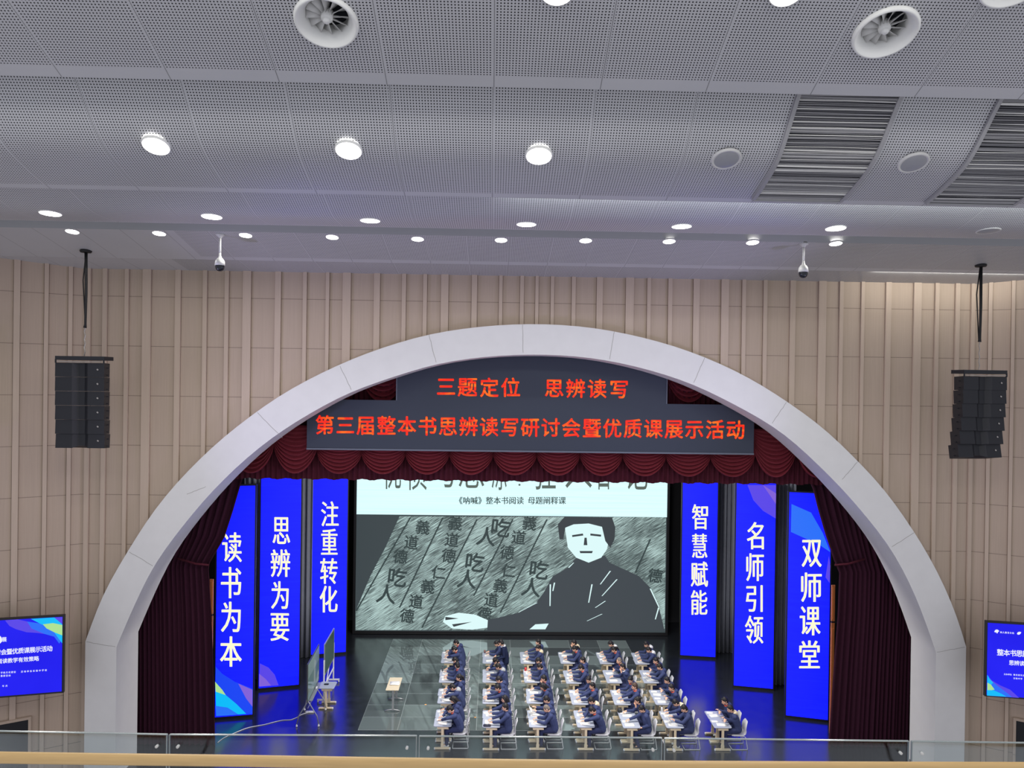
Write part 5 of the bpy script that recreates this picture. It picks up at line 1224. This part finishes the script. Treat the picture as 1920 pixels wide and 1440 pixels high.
# power strip and its cable
p0 = flr(581, 1336); m_ = MB(); m_.rbox((0, 0, 0.025), (0.30, 0.075, 0.045), 0.02); PS = thing('power_strip', 'white power strip on the floor under the glass board', 'power strip', p0); obj('body', m_, [white_s], PS)
m_ = MB()
for k in range(4): m_.lathe([(0.001, 0.049), (0.020, 0.049), (0.021, 0.047)], 10, Matrix.Translation((-0.105+0.07*k, 0, 0)))
obj('sockets', m_, [mat('socket_grey', lin(150, 150, 150), 0.5)], PS)
cp = [flr(x, y)+Vector((0, 0, 0.012)) for x, y in ((577,1337),(566,1340),(556,1346),(545,1350),(530,1351),(512,1355),(497,1359),(480,1362),(462,1366),(440,1375),(420,1384),(408,1393))]
def crom3(P, n=6):
    Q = [P[0]]+list(P)+[P[-1]]; out = []
    for i in range(1, len(Q)-2):
        a, b_, c, e = Q[i-1:i+3]
        for k in range(n):
            t_ = k/n; out.append(0.5*((2*b_)+(c-a)*t_+(2*a-5*b_+4*c-e)*t_*t_+(3*b_-a-3*c+e)*t_**3))
    return out+[P[-1]]
m_ = MB(); m_.tube(crom3(cp), 0.011, 6); o = obj('floor_cable', m_, [white_s], None, True); tag(o, 'thin white cable snaking over the floor from the power strip to the left', 'cable')
# beige podium table with sheets
a, b_, c_, e_ = flr(724, 1294, 0.78), flr(749, 1294, 0.78), flr(753, 1270, 0.78), flr(730, 1271, 0.78)
ce = (a+b_+c_+e_)/4; W_ = ((b_-a).length+(c_-e_).length)/2; D_ = ((a-e_).length+(b_-c_).length)/2
T = thing('podium_table', 'small beige table on grey metal legs standing alone on the tiles', 'table', (ce.x, ce.y, 0.008)); sk = Matrix.Rotation(math.atan2(e_.x-a.x, -(e_.y-a.y))+math.pi, 3, 'Z')
m_ = MB(); m_.rbox((0, 0, 0.765), (W_, D_, 0.03), 0.02); o = obj('tabletop', m_, [mat('beige_laminate', lin(226, 210, 180), 0.45, noise=0.05)], T)
m_ = MB(); m_.box((0.02, 0, 0.60), (0.02, D_*0.8, 0.28)); obj('modesty_panel', m_, [mat('beige_laminate_side', lin(206, 190, 160), 0.5)], T)
for s in (-1, 1):
    y = s*(D_/2-0.07)
    m_ = MB(); m_.box((0.03, y, 0.40), (0.07, 0.05, 0.72)); o = obj('leg', m_, [alu], T)
    m_ = MB(); m_.tube([(-W_*0.58, y, 0.02), (-W_*0.3, y, 0.05), (0.03, y, 0.065), (W_*0.35, y, 0.05), (W_*0.62, y, 0.02)], 0.022, 8); obj('arched_foot', m_, [alu], o, True)
for k, (dx_, dy_, rz, lb) in enumerate(((0.02, 0.06, 8, 'open white booklet on the beige table'), (0.03, -0.07, -5, 'printed white sheet lying below the booklet on the beige table'))):
    m_ = MB(); m_.grid([[Vector((-0.17+0.34*i/4, -0.11+0.22*j/3, 0.003+0.006*math.sin(i*0.8))) for j in range(4)] for i in range(5)])
    o = obj('paper_sheet', m_, [paper_m], None, True, (ce.x+dx_, ce.y+dy_, 0.789+0.014*k)); o.rotation_euler = (0, 0, R(rz)); md_ = o.modifiers.new('s', 'SOLIDIFY'); md_.thickness = 0.003; tag(o, lb, 'paper')
# small things on the desks
def desk_top(col, r_, seat, dx_, dy_):
    cx, yn, yf, dx = PAIRS[(col, r_)]; k = 1 if seat == 'far' else 0
    return (cx+dx*(0.25+0.5*k)*0.9+dx_, yn+DL*(0.5+k)+dy_, DH+0.001)
def bottle(p, label, m_body, h=0.19, r=0.033):
    T_ = thing('water_bottle', label, 'bottle', p, 0, None); m1 = MB(); m1.lathe([(0.001, 0), (r, 0.002), (r, h*0.72), (r*0.75, h*0.85), (r*0.45, h*0.9), (0.001, h*0.9)], 14); obj('body', m1, [m_body], T_, True)
    m1 = MB(); m1.lathe([(r*0.5, h*0.88), (r*0.52, h), (0.001, h)], 12); obj('cap', m1, [frame_black], T_, True)
bottle(desk_top(1, 1, 'far', -0.19, 0.12), 'dark grey bottle at the far end of a desk, third row, leftmost column', mat('dark_grey_bottle', lin(86, 88, 92), 0.3))
bottle(desk_top(6, 3, 'far', -0.19, 0.20), 'white bottle on the far corner of a front row desk, sixth column', white_s, 0.20, 0.036)
m_ = MB(); m_.lathe([(0.001, 0), (0.036, 0.002), (0.046, 0.12), (0.043, 0.12), (0.034, 0.01), (0.001, 0.01)], 16); o = obj('red_cup', m_, [mat('red_cup', lin(190, 48, 54), 0.4)], None, True, desk_top(3, 1, 'far', -0.19, 0.16)); tag(o, 'red cup at the far end of a desk, third row, third column', 'cup')
m_ = MB(); m_.lathe([(0.001, 0), (0.034, 0.002), (0.042, 0.10), (0.039, 0.10), (0.032, 0.01), (0.001, 0.01)], 16); o = obj('brown_cup', m_, [mat('brown_cup', lin(120, 84, 78), 0.4)], None, True, desk_top(2, 0, 'far', -0.19, 0.18)); tag(o, 'brown cup at the far end of a desk, back row, second column', 'cup')
def pouch(p, label, mm, size=(0.09, 0.22, 0.06), rz=0):
    T_ = thing('pencil_case', label, 'pencil case', p, R(rz), None); m1 = MB(); m1.rbox((0, 0, size[2]/2), size, 0.03, n=4); obj('case', m1, [mm], T_, True); m1 = MB(); m1.tube([(0, -size[1]*0.42, size[2]), (0, size[1]*0.42, size[2])], 0.005, 6); obj('zip', m1, [steel], T_, True)
pouch(desk_top(2, 3, 'near', -0.13, -0.235), 'black pencil case on the near desk, front row, second column', mat('black_pouch', lin(44, 46, 66), 0.7), (0.24, 0.10, 0.05))
pouch(desk_top(5, 3, 'far', -0.205, 0.215), 'rounded black pencil case on the far desk, front row, fifth column', mat('black_pouch_2', lin(36, 38, 42), 0.6), (0.14, 0.14, 0.10))
for k, (x, y, lb) in enumerate(((798, 1321, 'small orange marker stuck on the tiles left of the desks'), (891, 1345, 'small orange marker stuck on the tiles between the first two columns'))):
    p = flr(x, y, 0.008); m_ = MB(); m_.lathe([(0.001, 0.006), (0.035, 0.006), (0.04, 0.0)], 12); o = obj('floor_marker', m_, [mat('orange_marker', lin(232, 170, 104), 0.6)], None, False, p); tag(o, lb, 'marker', 'floor markers')
